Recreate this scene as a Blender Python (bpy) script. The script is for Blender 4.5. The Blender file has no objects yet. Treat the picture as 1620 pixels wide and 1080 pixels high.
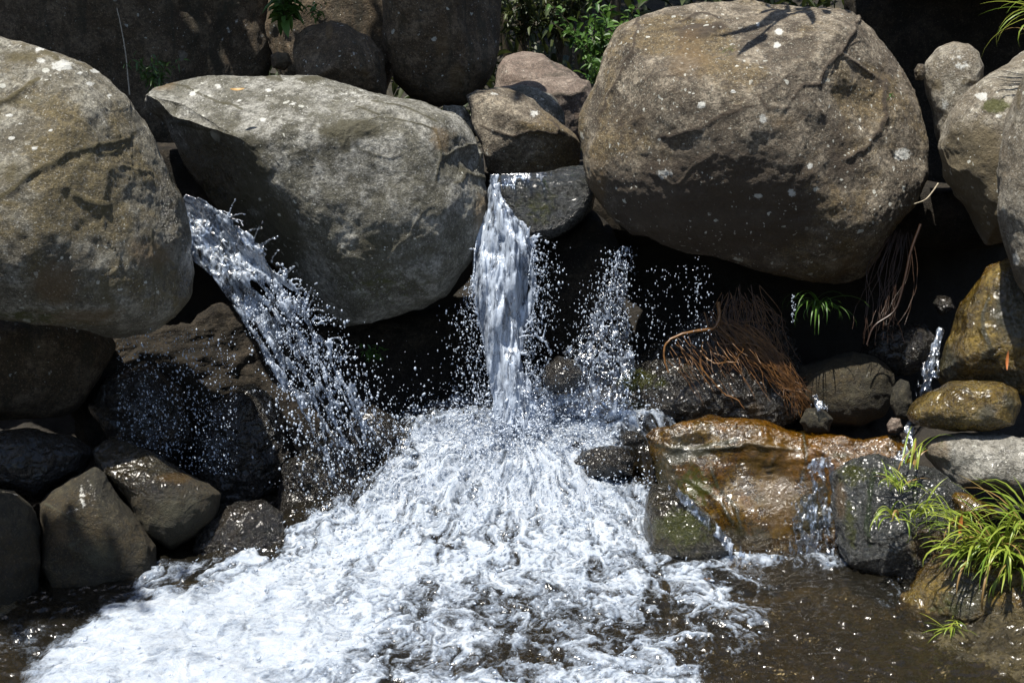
import bpy, math, random
import numpy as np
from mathutils import Vector, Matrix

random.seed(7)
rng = np.random.default_rng(7)
C = bpy.context.scene.collection
SC = bpy.context.scene

# ------------------------------------------------------------------ camera
CAMZ, PITCH, F = 2.1, math.radians(12.2), 1800.0        # F in photo pixels (1620 wide)
cam = bpy.data.cameras.new('camera'); cam.sensor_width = 36; cam.lens = 40
cam.clip_start = 0.05; cam.clip_end = 500
camo = bpy.data.objects.new('camera', cam); C.objects.link(camo)
camo.location = (0, 0, CAMZ); camo.rotation_euler = (math.pi/2 - PITCH, 0, 0)
SC.camera = camo

# ------------------------------------------------------------------ light
EL, AZ = math.radians(70), math.radians(40)               # sun high, from over the viewer's left shoulder
S = Vector((-math.sin(AZ)*math.cos(EL), -math.cos(AZ)*math.cos(EL), math.sin(EL)))
w = bpy.data.worlds.new('World'); SC.world = w; w.use_nodes = True
nt = w.node_tree; bg = nt.nodes['Background']
sky = nt.nodes.new('ShaderNodeTexSky'); sky.sky_type = 'NISHITA'; sky.sun_disc = False
sky.sun_elevation = EL; sky.sun_rotation = math.atan2(S.x, S.y)
nt.links.new(sky.outputs[0], bg.inputs[0]); bg.inputs[1].default_value = 0.085
sun = bpy.data.lights.new('sun', 'SUN'); sun.energy = 5.0; sun.angle = math.radians(0.5); sun.color = (1, .95, .86)
suno = bpy.data.objects.new('sun', sun); C.objects.link(suno)
suno.rotation_euler = S.to_track_quat('Z', 'Y').to_euler()
SC.view_settings.view_transform = 'Standard'; SC.view_settings.look = 'None'
SC.view_settings.exposure = 0.8; SC.view_settings.gamma = 1.0
SC.render.engine = 'CYCLES'
SC.cycles.max_bounces = 8; SC.cycles.transparent_max_bounces = 16
SC.cycles.caustics_reflective = False; SC.cycles.caustics_refractive = False
SC.cycles.sample_clamp_indirect = 3.0

# ------------------------------------------------------------------ helpers
CP, SP = math.cos(PITCH), math.sin(PITCH)
def at(px, py, Y):
    """world point seen at photo pixel (px,py) at distance Y along +Y"""
    px = np.asarray(px, float); py = np.asarray(py, float)
    u = (px-810)/F; v = (540-py)/F
    dy = CP + v*SP; dz = -SP + v*CP
    t = Y/dy
    return np.stack([u*t, np.broadcast_to(Y, np.shape(u*t)).astype(float) if np.ndim(u*t) else np.float64(Y), CAMZ+dz*t], -1)
def proj(P):
    x = P[..., 0]; y = P[..., 1]; z = P[..., 2]-CAMZ
    f = y*CP - z*SP; up = y*SP + z*CP
    return 810+F*x/f, 540-F*up/f

_perm = np.random.default_rng(3).permutation(256); _perm = np.concatenate([_perm]*3)
_g = np.random.default_rng(4).normal(size=(256, 3)); _g /= np.linalg.norm(_g, axis=1)[:, None]
def perlin(P):
    Pi = np.floor(P).astype(np.int64); f = P-Pi; Pi &= 255
    t = f*f*f*(f*(f*6-15)+10); out = 0
    for dx in (0, 1):
        wx = t[..., 0] if dx else 1-t[..., 0]
        a = _perm[Pi[..., 0]+dx]
        for dy in (0, 1):
            wy = t[..., 1] if dy else 1-t[..., 1]
            b = _perm[(a+Pi[..., 1]+dy) & 255]
            for dz in (0, 1):
                wz = t[..., 2] if dz else 1-t[..., 2]
                g = _g[_perm[(b+Pi[..., 2]+dz) & 255]]
                out = out + wx*wy*wz*(g[..., 0]*(f[..., 0]-dx)+g[..., 1]*(f[..., 1]-dy)+g[..., 2]*(f[..., 2]-dz))
    return out*1.5
def fbm(P, o=4, lac=2.1, gain=.5):
    a, s = 1.0, 0.0
    for i in range(o):
        s = s + a*perlin(P+i*17.3); P = P*lac; a *= gain
    return s
def ridged(P, o=3, gain=.5):
    a, s = 1.0, 0.0
    for i in range(o):
        s = s + a*(1-2*np.abs(perlin(P+i*31.7))); P = P*2.1; a *= gain
    return s
def sstep(a, b, x):
    t = np.clip((x-a)/(b-a), 0, 1); return t*t*(3-2*t)
def seg_dist(px, py, poly, closed=False):
    """distance to a polyline and signed side (left positive)"""
    pts = np.asarray(poly, float); n = len(pts)
    best = np.full(np.shape(px), 1e9); sd = np.zeros(np.shape(px)); tt = np.zeros(np.shape(px))
    for i in range(n if closed else n-1):
        a, b = pts[i], pts[(i+1) % n]; d = b-a; L = d@d+1e-9
        t = np.clip(((px-a[0])*d[0]+(py-a[1])*d[1])/L, 0, 1)
        qx = px-a[0]-t*d[0]; qy = py-a[1]-t*d[1]; D = np.hypot(qx, qy)
        m = D < best; best = np.where(m, D, best)
        sd = np.where(m, np.sign(d[0]*qy-d[1]*qx), sd); tt = np.where(m, (i+t)/max(1, n-1), tt)
    return best, sd, tt
def inside(px, py, poly):
    pts = np.asarray(poly, float); r = np.zeros(np.shape(px), bool); j = len(pts)-1
    for i in range(len(pts)):
        xi, yi = pts[i]; xj, yj = pts[j]
        c = ((yi > py) != (yj > py)) & (px < (xj-xi)*(py-yi)/(yj-yi+1e-12)+xi)
        r ^= c; j = i
    return r
def sdpoly(px, py, poly):
    d, _, _ = seg_dist(px, py, poly, True)
    return np.where(inside(px, py, poly), d, -d)

def mesh_np(name, V, Fc, mat, smooth=True, attrs=None, mats=None, midx=None):
    """V (n,3), Fc (m,3|4) or list of such arrays"""
    me = bpy.data.meshes.new(name)
    if not isinstance(Fc, list): Fc = [Fc]
    Fc = [np.asarray(f, np.int32) for f in Fc if len(f)]
    nl = sum(f.size for f in Fc); nf = sum(len(f) for f in Fc)
    me.vertices.add(len(V)); me.vertices.foreach_set('co', np.ascontiguousarray(V, np.float32).ravel())
    me.loops.add(nl); me.polygons.add(nf)
    me.loops.foreach_set('vertex_index', np.concatenate([f.ravel() for f in Fc]))
    st = []; o = 0
    for f in Fc:
        k = f.shape[1]; st.append(o+np.arange(len(f))*k); o += f.size
    me.polygons.foreach_set('loop_start', np.concatenate(st).astype(np.int32))
    me.update(calc_edges=True); me.validate()
    if smooth: me.polygons.foreach_set('use_smooth', np.ones(len(me.polygons), bool))
    for k, a in (attrs or {}).items():
        at_ = me.attributes.new(k, 'FLOAT', 'POINT'); at_.data.foreach_set('value', np.ascontiguousarray(a, np.float32))
    for m in (mats or [mat]):
        me.materials.append(m)
    if midx is not None: me.polygons.foreach_set('material_index', np.asarray(midx, np.int32))
    return me
def link(name, me, parent=None, loc=None):
    o = bpy.data.objects.new(name, me); C.objects.link(o)
    if loc is not None: o.location = loc
    if parent is not None: o.parent = parent
    return o
def tag(o, label=None, cat=None, group=None, kind=None):
    if label: o['label'] = label
    if cat: o['category'] = cat
    if group: o['group'] = group
    if kind: o['kind'] = kind
    return o
def empty(name, loc):
    o = bpy.data.objects.new(name, None); C.objects.link(o); o.location = loc; o.empty_display_size = .1
    return o

# ------------------------------------------------------------------ materials
class NT:
    def __init__(s, name):
        s.m = bpy.data.materials.new(name); s.m.use_nodes = True; s.t = s.m.node_tree
        s.b = s.t.nodes['Principled BSDF']; s.out = s.t.nodes['Material Output']
    def n(s, typ, **kw):
        x = s.t.nodes.new('ShaderNode'+typ)
        for k, v in kw.items():
            if isinstance(k, str) and hasattr(x, k): setattr(x, k, v)
        return x
    def l(s, a, b): s.t.links.new(a, b)
    def put(s, sock, v):
        if hasattr(v, 'is_linked') or isinstance(v, bpy.types.NodeSocket): s.l(v, sock)
        else:
            if sock.type == 'RGBA' and len(v) == 3: v = (*v, 1)
            sock.default_value = v
    def noise(s, vec, scale, detail=5, rough=.55, dist=0.0):
        x = s.n('TexNoise'); s.l(vec, x.inputs['Vector'])
        x.inputs['Scale'].default_value = scale; x.inputs['Detail'].default_value = detail
        x.inputs['Roughness'].default_value = rough; x.inputs['Distortion'].default_value = dist
        return x.outputs['Fac']
    def vor(s, vec, scale, feature='F1', out='Distance', rand=1.0):
        x = s.n('TexVoronoi', feature=feature); s.l(vec, x.inputs['Vector'])
        x.inputs['Scale'].default_value = scale; x.inputs['Randomness'].default_value = rand
        return x.outputs[out] if out else x
    def rng(s, v, a, b, c=0.0, d=1.0, smooth=True):
        x = s.n('MapRange'); x.interpolation_type = 'SMOOTHSTEP' if smooth else 'LINEAR'
        s.put(x.inputs[0], v); x.inputs[1].default_value = a; x.inputs[2].default_value = b
        s.put(x.inputs[3], c); s.put(x.inputs[4], d); return x.outputs[0]
    def math(s, op, a, b=0.0, clamp=False):
        x = s.n('Math', operation=op); x.use_clamp = clamp; s.put(x.inputs[0], a); s.put(x.inputs[1], b); return x.outputs[0]
    def mix(s, f, a, b, mode='MIX'):
        x = s.n('Mix', data_type='RGBA', blend_type=mode); s.put(x.inputs[0], f); s.put(x.inputs[6], a); s.put(x.inputs[7], b)
        return x.outputs[2]
    def attr(s, name):
        x = s.n('Attribute'); x.attribute_name = name; return x.outputs['Fac']
    def bump(s, h, strength, dist, normal=None):
        x = s.n('Bump'); s.l(h, x.inputs['Height']); x.inputs['Strength'].default_value = strength; x.inputs['Distance'].default_value = dist
        if normal is not None: s.l(normal, x.inputs['Normal'])
        return x.outputs[0]
    def vec(s, off=(0, 0, 0), scale=(1, 1, 1), rot=(0, 0, 0)):
        tc = s.n('TexCoord'); mp = s.n('Mapping'); s.l(tc.outputs['Object'], mp.inputs['Vector'])
        mp.inputs['Location'].default_value = off; mp.inputs['Scale'].default_value = scale; mp.inputs['Rotation'].default_value = rot
        return mp.outputs[0]

def rock_mat(name, dark, mid, light, lichen=.5, speck=.5, stain_shadow=(.035, .033, .02), wet=0.0, bump=1.0, gold=None, streak=0.0, grit=1.0, spec=.45):
    N = NT(name); off = tuple(random.uniform(-20, 20) for _ in range(3))
    v = N.vec(off)
    # wobble the coordinates a little so that patches get ragged edges
    big = N.noise(v, 1.5, 6, .6, .4)
    med = N.noise(v, 6.5, 8, .68, .2)
    fine = N.noise(v, 38, 6, .7)
    grain = N.noise(v, 110, 4, .75)
    c = N.mix(N.rng(big, .36, .62), dark, mid)
    c = N.mix(N.rng(med, .44, .62), c, light)
    c = N.mix(N.rng(med, .47, .30, 0, .7), c, dark)
    if gold is not None:
        gm = N.rng(N.noise(v, 2.3, 6, .65, .5), .47, .60)
        c = N.mix(gm, c, gold)
    mot = N.math('MULTIPLY', N.rng(N.noise(v, 19, 7, .72, .3), .50, .62), N.rng(N.noise(v, 1.7, 4, .6), .40, .60, .10, .62))
    c = N.mix(mot, c, tuple(x*1.25 for x in stain_shadow))
    # mineral grain, pits
    c = N.mix(N.rng(fine, .36, .60, .75*grit, 0), c, tuple(x*.45 for x in dark))
    c = N.mix(N.rng(grain, .35, .65, .75, 0), c, N.mix(.45, c, (.01, .01, .008)))
    c = N.mix(N.rng(grain, .56, .70, 0, .6), c, tuple(min(.6, x*1.7+.05) for x in light))
    if streak:
        sv = N.vec(off, (7, 7, .8)); sm = N.rng(N.noise(sv, 1.6, 6, .65, .3), .50, .66, 0, streak)
        c = N.mix(sm, c, stain_shadow)
    # dark weathering patches and painted shadow where the photo has them + natural ones
    ragged = N.noise(v, 9, 8, .7)
    sa = N.rng(N.math('ADD', N.attr('stain_shadow'), N.math('MULTIPLY', N.math('SUBTRACT', ragged, .5), .9)), .28, .62)
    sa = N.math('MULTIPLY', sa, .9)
    c = N.mix(sa, c, N.mix(fine, stain_shadow, tuple(x*2.2 for x in stain_shadow)))
    # lichen: round pale colonies of many sizes
    if lichen:
        wv = N.n('VectorMath', operation='ADD'); N.l(v, wv.inputs[0])
        nz = N.n('TexNoise'); N.l(v, nz.inputs['Vector']); nz.inputs['Scale'].default_value = 22; nz.inputs['Detail'].default_value = 3
        sc = N.n('VectorMath', operation='SCALE'); N.l(nz.outputs['Color'], sc.inputs[0]); sc.inputs['Scale'].default_value = .055
        N.l(sc.outputs[0], wv.inputs[1])
        tot = None
        zone = N.rng(N.noise(v, 1.6, 4, .6), .40, .56, .08, 1)
        for scl, th in ((5.0, .17), (12.0, .22), (27.0, .27), (55.0, .30)):
            vn = N.vor(wv.outputs[0], scl, out=None)
            r = N.n('SeparateColor'); N.l(vn.outputs['Color'], r.inputs[0])
            rad = N.math('MULTIPLY', N.rng(r.outputs[0], 1-.45*lichen, 1.0, 0, 1, False), th)
            m = N.math('MULTIPLY', N.rng(N.math('SUBTRACT', rad, vn.outputs['Distance']), 0, .02), N.rng(r.outputs[0], 1-.45*lichen, 1-.44*lichen))
            tot = m if tot is None else N.math('MAXIMUM', tot, m)
        tot = N.math('MULTIPLY', tot, N.math('MULTIPLY', zone, N.rng(fine, .30, .55, .35, .95)))
        c = N.mix(tot, c, (.54, .54, .48))
    pa = N.rng(N.math('ADD', N.attr('pale'), N.math('MULTIPLY', N.math('SUBTRACT', N.noise(v, 26, 7, .8), .5), 2.0)), .46, .66)
    c = N.mix(N.math('MULTIPLY', pa, .9), c, (.58, .58, .54))
    ga = N.rng(N.math('ADD', N.attr('ochre'), N.math('MULTIPLY', N.math('SUBTRACT', ragged, .5), .9)), .3, .6)
    c = N.mix(N.math('MULTIPLY', ga, .55), c, N.mix(med, (.11, .065, .028), (.20, .135, .06)))
    ma = N.rng(N.math('ADD', N.attr('moss'), N.math('MULTIPLY', N.math('SUBTRACT', N.noise(v, 30, 6, .7), .5), 1.2)), .35, .6)
    c = N.mix(N.math('MULTIPLY', ma, .85), c, N.mix(grain, (.03, .04, .008), (.10, .10, .02)))
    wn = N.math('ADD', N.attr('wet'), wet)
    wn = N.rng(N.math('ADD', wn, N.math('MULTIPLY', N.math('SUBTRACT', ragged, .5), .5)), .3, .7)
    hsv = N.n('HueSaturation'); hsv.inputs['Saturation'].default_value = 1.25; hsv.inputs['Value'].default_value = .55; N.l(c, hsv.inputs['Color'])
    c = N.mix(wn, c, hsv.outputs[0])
    N.l(c, N.b.inputs['Base Color'])
    N.l(N.rng(wn, 0, 1, N.rng(fine, .3, .7, .72, .92), N.rng(fine, .35, .65, .12, .34)), N.b.inputs['Roughness'])
    N.b.inputs['Specular IOR Level'].default_value = spec
    N.l(N.math('MULTIPLY', wn, .8), N.b.inputs['Coat Weight']); N.b.inputs['Coat Roughness'].default_value = .22; N.b.inputs['Coat IOR'].default_value = 1.4
    N.l(N.bump(N.math('ADD', N.noise(v, 17, 2, .5, .6), N.math('MULTIPLY', N.noise(v, 6, 2, .5), 1.0)), 1, .03), N.b.inputs['Coat Normal'])
    h = N.math('ADD', N.math('MULTIPLY', med, .55), N.math('ADD', N.math('MULTIPLY', fine, .42), N.math('MULTIPLY', grain, .20)))
    h = N.math('ADD', h, N.math('MULTIPLY', N.math('MULTIPLY', N.noise(v, 55, 3, .6, .4), wn), .25))
    N.l(N.bump(h, min(1, .92*bump), .055), N.b.inputs['Normal'])
    return N.m

def leaf_mat(name, c1, c2, trans=.35, rough=.4, straw=False):
    N = NT(name); v = N.vec()
    oi = N.n('ObjectInfo')
    r = N.attr('tone')
    c = N.mix(r, c1, c2)
    if straw: c = N.mix(N.rng(r, .90, .93), c, (.30, .19, .07))
    N.l(c, N.b.inputs['Base Color']); N.b.inputs['Roughness'].default_value = rough
    tr = N.n('BsdfTranslucent'); N.l(c, tr.inputs['Color'])
    mx = N.n('MixShader'); mx.inputs[0].default_value = trans
    N.l(N.b.outputs[0], mx.inputs[1]); N.l(tr.outputs[0], mx.inputs[2]); N.l(mx.outputs[0], N.out.inputs['Surface'])
    return N.m

def root_mat(name, c1, c2):
    N = NT(name); v = N.vec()
    c = N.mix(N.attr('tone'), c1, c2); c = N.mix(N.rng(N.noise(v, 60, 4), .4, .6, 0, .5), c, tuple(x*.4 for x in c1))
    N.l(c, N.b.inputs['Base Color']); N.b.inputs['Roughness'].default_value = .35
    return N.m

def water_mat(name):
    """pool: clear tinted water with foam where the foam attribute says so"""
    N = NT(name); v = N.vec()
    h = N.math('ADD', N.noise(v, 17, 2, .5, .5), N.math('MULTIPLY', N.noise(v, 80, 2, .5), .25))
    nb = N.bump(h, 1, .010)
    tr = N.n('BsdfTransparent'); tr.inputs[0].default_value = (.60, .53, .38, 1)
    gl = N.n('BsdfGlossy'); gl.inputs['Roughness'].default_value = .15; N.l(nb, gl.inputs['Normal'])
    fr = N.n('Fresnel'); fr.inputs[0].default_value = 1.33; N.l(nb, fr.inputs['Normal'])
    mw = N.n('MixShader'); N.l(N.math('MULTIPLY', fr.outputs[0], 1.15, True), mw.inputs[0]); N.l(tr.outputs[0], mw.inputs[1]); N.l(gl.outputs[0], mw.inputs[2])
    # silt carried by the stream
    df = N.n('BsdfDiffuse'); df.inputs[0].default_value = (.034, .030, .021, 1)
    ms = N.n('MixShader'); ms.inputs[0].default_value = .2; N.l(mw.outputs[0], ms.inputs[1]); N.l(df.outputs[0], ms.inputs[2])
    gs = N.n('MixShader'); N.l(fr.outputs[0], gs.inputs[0]); N.l(ms.outputs[0], gs.inputs[1]); N.l(gl.outputs[0], gs.inputs[2])
    fo = N.attr('foam')
    bub = N.noise(v, 95, 4, .75); bub2 = N.noise(v, 210, 2, .6)
    f = N.rng(N.math('ADD', fo, N.math('MULTIPLY', N.math('SUBTRACT', bub, .5), 1.0)), .02, .95)
    N.b.inputs['Base Color'].default_value = (.80, .86, .95, 1)
    N.l(N.mix(N.rng(N.math('ADD', N.math('MULTIPLY', bub2, .4), N.math('MULTIPLY', N.noise(v, 18, 5, .65), .6)), .36, .62), N.mix(N.rng(fo, .5, 1.05), (.235, .29, .375), (.35, .40, .475)), N.mix(N.rng(fo, .5, 1.05), (.34, .385, .45), (.47, .505, .55))), N.b.inputs['Base Color'])
    N.b.inputs['Roughness'].default_value = .4; N.b.inputs['Subsurface Weight'].default_value = .9; N.b.inputs['Subsurface Radius'].default_value = (1, 1, 1); N.b.inputs['Subsurface Scale'].default_value = .06
    hb = N.math('ADD', N.math('MULTIPLY', bub, .6), N.math('MULTIPLY', bub2, .3))
    N.l(N.bump(hb, .8, .02), N.b.inputs['Normal'])
    fin = N.n('MixShader'); N.l(f, fin.inputs[0]); N.l(gs.outputs[0], fin.inputs[1]); N.l(N.b.outputs[0], fin.inputs[2])
    N.l(fin.outputs[0], N.out.inputs['Surface'])
    return N.m

def fall_mat(name, white=.6):
    N = NT(name); v = N.vec((0, 0, 0), (1, 1, .30))
    n1 = N.noise(v, 22, 4, .65); n2 = N.noise(v, 80, 3, .6)
    f = N.rng(N.math('ADD', N.math('MULTIPLY', n1, .7), N.math('MULTIPLY', n2, .3)), .62-.35*white, .82-.35*white, .0, 1)
    nb = N.bump(n2, .5, .008)
    N.b.inputs['Base Color'].default_value = (.40, .455, .54, 1); N.b.inputs['Roughness'].default_value = .28
    N.l(nb, N.b.inputs['Normal'])
    tr = N.n('BsdfTransparent'); tr.inputs[0].default_value = (.80, .85, .93, 1)
    gl = N.n('BsdfGlossy'); gl.inputs['Roughness'].default_value = .14; N.l(nb, gl.inputs['Normal'])
    fr = N.n('LayerWeight'); fr.inputs[0].default_value = .35; N.l(nb, fr.inputs['Normal'])
    mw = N.n('MixShader'); N.l(N.rng(fr.outputs['Facing'], 0, 1, .06, .6, False), mw.inputs[0]); N.l(tr.outputs[0], mw.inputs[1]); N.l(gl.outputs[0], mw.inputs[2])
    fin = N.n('MixShader'); N.l(f, fin.inputs[0]); N.l(mw.outputs[0], fin.inputs[1]); N.l(N.b.outputs[0], fin.inputs[2])
    N.l(fin.outputs[0], N.out.inputs['Surface'])
    return N.m

# ------------------------------------------------------------------ boulders
_cs = {}
def cube_sphere(n):
    if n in _cs: return _cs[n]
    g = np.tan(np.linspace(-1, 1, n+1)*math.pi/4); a, b = np.meshgrid(g, g, indexing='ij'); o = np.ones_like(a)
    Vs, Fs = [], []; k = 0
    idx = np.arange((n+1)**2).reshape(n+1, n+1)
    q = np.stack([idx[:-1, :-1], idx[1:, :-1], idx[1:, 1:], idx[:-1, 1:]], -1).reshape(-1, 4)
    for f in ((a, b, o), (b, a, -o), (o, a, b), (-o, b, a), (b, o, a), (a, -o, b)):
        Vs.append(np.stack(f, -1).reshape(-1, 3)); Fs.append(q+k); k += (n+1)**2
    V = np.concatenate(Vs); V /= np.linalg.norm(V, axis=1)[:, None]
    _, i, inv = np.unique(np.round(V, 5), axis=0, return_index=True, return_inverse=True)
    _cs[n] = (V[i], inv.reshape(-1)[np.concatenate(Fs)]); return _cs[n]
def vnormals(V, Q):
    fn = np.cross(V[Q[:, 2]]-V[Q[:, 0]], V[Q[:, 3]]-V[Q[:, 1]])
    N = np.zeros_like(V)
    for k in range(4):
        for j in range(3): N[:, j] += np.bincount(Q[:, k], fn[:, j], len(V))
    return N/(np.linalg.norm(N, axis=1)[:, None]+1e-12)

def boulder(name, label, outline, Y, df, mat, db=None, k=2.3, n=70, amp=1.0, planes=(), cuts=0, feats=(), seed=0, cat='boulder', group=None, rough=1.0, smooth_ang=3, parent=None, attrs_extra=None, strat=None):
    """outline: photo-pixel silhouette; Y: distance of the silhouette; df/db: half depth towards / away from the viewer (m)"""
    r = np.random.default_rng(1000+seed)
    O = np.asarray(outline, float); cpx = O.mean(0)
    # area centroid
    x, y = O[:, 0], O[:, 1]; x1, y1 = np.roll(x, -1), np.roll(y, -1); cr = x*y1-x1*y; A = cr.sum()/2
    cpx = np.array([((x+x1)*cr).sum()/(6*A), ((y+y1)*cr).sum()/(6*A)])
    c = at(cpx[0], cpx[1], Y); d = c-np.array([0, 0, CAMZ]); d /= np.linalg.norm(d)
    rt = np.cross(d, [0, 0, 1]); rt /= np.linalg.norm(rt); up = np.cross(rt, d)
    eye = np.array([0, 0, CAMZ]); L = (c-eye)@d
    R = at(O[:, 0], O[:, 1], 1.0)-eye; R = R/(R@d)[:, None]*L + eye - c
    oa, ob = R@rt, R@up
    th = np.linspace(-math.pi, math.pi, 721)[:-1]; rad = np.zeros(720)
    for i in range(len(O)):
        a0, b0, a1, b1 = oa[i], ob[i], oa[(i+1) % len(O)], ob[(i+1) % len(O)]
        ct, st = np.cos(th), np.sin(th); ea, eb = a1-a0, b1-b0
        den = ct*eb-st*ea; den = np.where(np.abs(den) < 1e-9, 1e-9, den)
        rr = (a0*eb-b0*ea)/den; s = (a0*st-b0*ct)/den
        ok = (s >= -1e-6) & (s <= 1+1e-6) & (rr > 0); rad = np.where(ok, np.maximum(rad, rr), rad)
    kk = int(smooth_ang*2)
    if kk: 
        ker = np.hanning(2*kk+3)[1:-1]; ker /= ker.sum(); rad = np.convolve(np.concatenate([rad[-kk:], rad, rad[:kk]]), ker, 'valid')
    Vs, Q = cube_sphere(n)
    sx, sy, sz = Vs[:, 0], Vs[:, 1], Vs[:, 2]          # sz<0 : towards viewer
    rho = np.sqrt(sx*sx+sy*sy); t = np.arctan2(sy, sx)
    rt_ = np.interp(t, np.append(th, math.pi), np.append(rad, rad[0]))
    pr = rho**(2/k); pc = np.sign(sz)*np.abs(sz)**(2/k)
    D = np.where(sz < 0, df, df if db is None else db)
    V = c + np.outer(pr*rt_*np.cos(t), rt) + np.outer(pr*rt_*np.sin(t), up) + np.outer(pc*D, d)
    size = rad.mean()
    for (nv, px, py, Yp, *ww) in planes:
        nv = np.array(nv, float); nv /= np.linalg.norm(nv); p0 = at(px, py, Yp); wd = ww[0] if ww else .03
        s = ((V-p0)@nv)/wd; V = V - np.outer(np.logaddexp(0, np.clip(s, -50, 50))*wd*np.where(s > 50, s/50, 1), nv)
    for i in range(cuts):
        nv = r.normal(size=3); nv /= np.linalg.norm(nv); s0 = (V-c)@nv; dd = s0.max()*r.uniform(.72, .93); wd = size*.03
        s = (s0-dd)/wd; V = V - np.outer(np.logaddexp(0, np.clip(s, -50, 50))*wd*.9, nv)
    N = vnormals(V, Q)
    off = r.uniform(-50, 50, 3); s_ = min(1.0, size/.6)
    P = V+off
    if strat is not None:                                # layered rock: stretch the noise along the bedding
        P = P@np.array(strat)
    disp = s_*amp*(.055*fbm(P*1.9/s_, 2) + .016*ridged(P*3.4/s_, 2)*.5 + .010*rough*fbm(P*9/s_**.5, 2) + .0035*rough*ridged(P*20, 2)*.6 + .0022*rough*fbm(P*48, 2))
    Wp = P+.12*np.stack([fbm(P*3+7, 2), fbm(P*3+27, 2), fbm(P*3+47, 2)], -1)
    crack = np.exp(-(perlin(Wp*2.1/s_+5)/.022)**2)*sstep(-.05, .25, fbm(P*1.3/s_+60, 2))
    ledge = sstep(-.02, .03, perlin(Wp*1.5/s_+11))*.55+sstep(-.015, .02, perlin(Wp*3.3/s_+23))*.3
    disp = disp + s_*amp*(.004*ledge-.006*crack)
    # the silhouette keeps its measured place: less large-scale noise there
    V = V + N*disp[:, None]
    px, py = proj(V); front = sz < .35
    at_ = {q: np.zeros(len(V)) for q in ('stain_shadow', 'pale', 'wet', 'ochre', 'moss')}; at_['stain_shadow'] = .5*crack
    wob = 7*fbm(P*9, 3)
    for f in feats:
        ty = f[0]
        if ty == 'groove':
            _, pl, wdt, dep = f; dd, _, tt = seg_dist(px+wob*.6, py+wob*.5, pl)
            V = V - N*(np.where(front, .42*dep*np.exp(-(dd/wdt)**2)*np.clip(np.minimum(tt, 1-tt)*8, .15, 1), 0))[:, None]
            at_['stain_shadow'] = np.maximum(at_['stain_shadow'], np.where(front, .62*np.exp(-(dd/(wdt*1.0))**2), 0))
        elif ty == 'step':                                # rock stands proud on the left of the polyline (image sense)
            _, pl, wdt, dep, fall = f; dd, sd, tt = seg_dist(px+wob*.7, py+wob*.6, pl); q = dd*sd
            V = V + N*(np.where(front, .35*dep*sstep(-wdt*1.5, wdt*1.5, q)*np.exp(-np.clip(q, 0, None)/fall)*np.clip(np.minimum(tt, 1-tt)*10, 0, 1), 0))[:, None]
        elif ty == 'bulge':
            _, bx, by, rx, ry, dep = f
            V = V + N*(np.where(front, dep*np.exp(-((px-bx)/rx)**2-((py-by)/ry)**2), 0))[:, None]
        else:
            _, bx, by, rx, ry, a = f
            at_[ty] = np.maximum(at_[ty], np.where(front, a*np.exp(-.8*(((px-bx)/rx)**2+((py-by)/ry)**2)), 0))
    loc = np.array([c[0], c[1], V[:, 2].min()])
    o = link(name, mesh_np(name, V-loc, Q, mat, attrs=at_), parent, loc)
    if parent is None: tag(o, label, cat, group)
    return o

# base colours of the rock kinds
M_tan = rock_mat('tan_granite', (.125, .108, .073), (.245, .222, .165), (.39, .37, .305), lichen=.6, gold=(.185, .145, .07), stain_shadow=(.055, .045, .020))
M_grey = rock_mat('grey_granite', (.105, .098, .070), (.225, .215, .172), (.42, .41, .365), lichen=.55, stain_shadow=(.036, .032, .017))
M_brown = rock_mat('brown_granite', (.080, .060, .040), (.205, .165, .118), (.40, .34, .255), lichen=.7, gold=(.20, .145, .07), stain_shadow=(.032, .023, .015))
M_pink = rock_mat('pinkish_granite', (.15, .11, .085), (.27, .20, .16), (.36, .29, .235), lichen=.2, stain_shadow=(.05, .04, .03))
M_sand = rock_mat('pale_granite', (.16, .13, .09), (.30, .26, .195), (.42, .385, .31), lichen=.5, stain_shadow=(.07, .055, .03))
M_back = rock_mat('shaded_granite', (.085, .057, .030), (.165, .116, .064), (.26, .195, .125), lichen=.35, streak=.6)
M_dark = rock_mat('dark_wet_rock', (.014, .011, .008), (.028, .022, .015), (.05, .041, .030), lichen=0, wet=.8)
M_black = rock_mat('black_wet_rock', (.014, .011, .008), (.034, .027, .018), (.06, .047, .032), lichen=0, wet=-.5, spec=.25, stain_shadow=(.007, .007, .005))
M_gold = rock_mat('golden_wet_rock', (.06, .040, .014), (.20, .13, .035), (.36, .26, .09), lichen=0, wet=.6, gold=(.20, .11, .018), bump=.8)
M_rust = rock_mat('rusty_wet_rock', (.020, .012, .005), (.095, .055, .012), (.21, .13, .032), lichen=0, wet=1.0, bump=.4, gold=(.20, .088, .010))
M_olive = rock_mat('olive_rock', (.018, .015, .008), (.040, .033, .016), (.068, .056, .030), lichen=0, wet=.35, gold=(.046, .032, .011))
M_silver = rock_mat('silver_wet_rock', (.20, .185, .15), (.36, .34, .29), (.52, .50, .44), lichen=.2, wet=.42, bump=1.4)
M_slab = rock_mat('blue_grey_wet_rock', (.04, .042, .040), (.085, .088, .085), (.15, .155, .15), lichen=.1, wet=.55, bump=1.3, stain_shadow=(.02, .028, .012))
M_bed = rock_mat('streambed_rock', (.035, .028, .016), (.10, .080, .042), (.19, .155, .085), lichen=0, wet=.6, stain_shadow=(.011, .009, .007))

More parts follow.
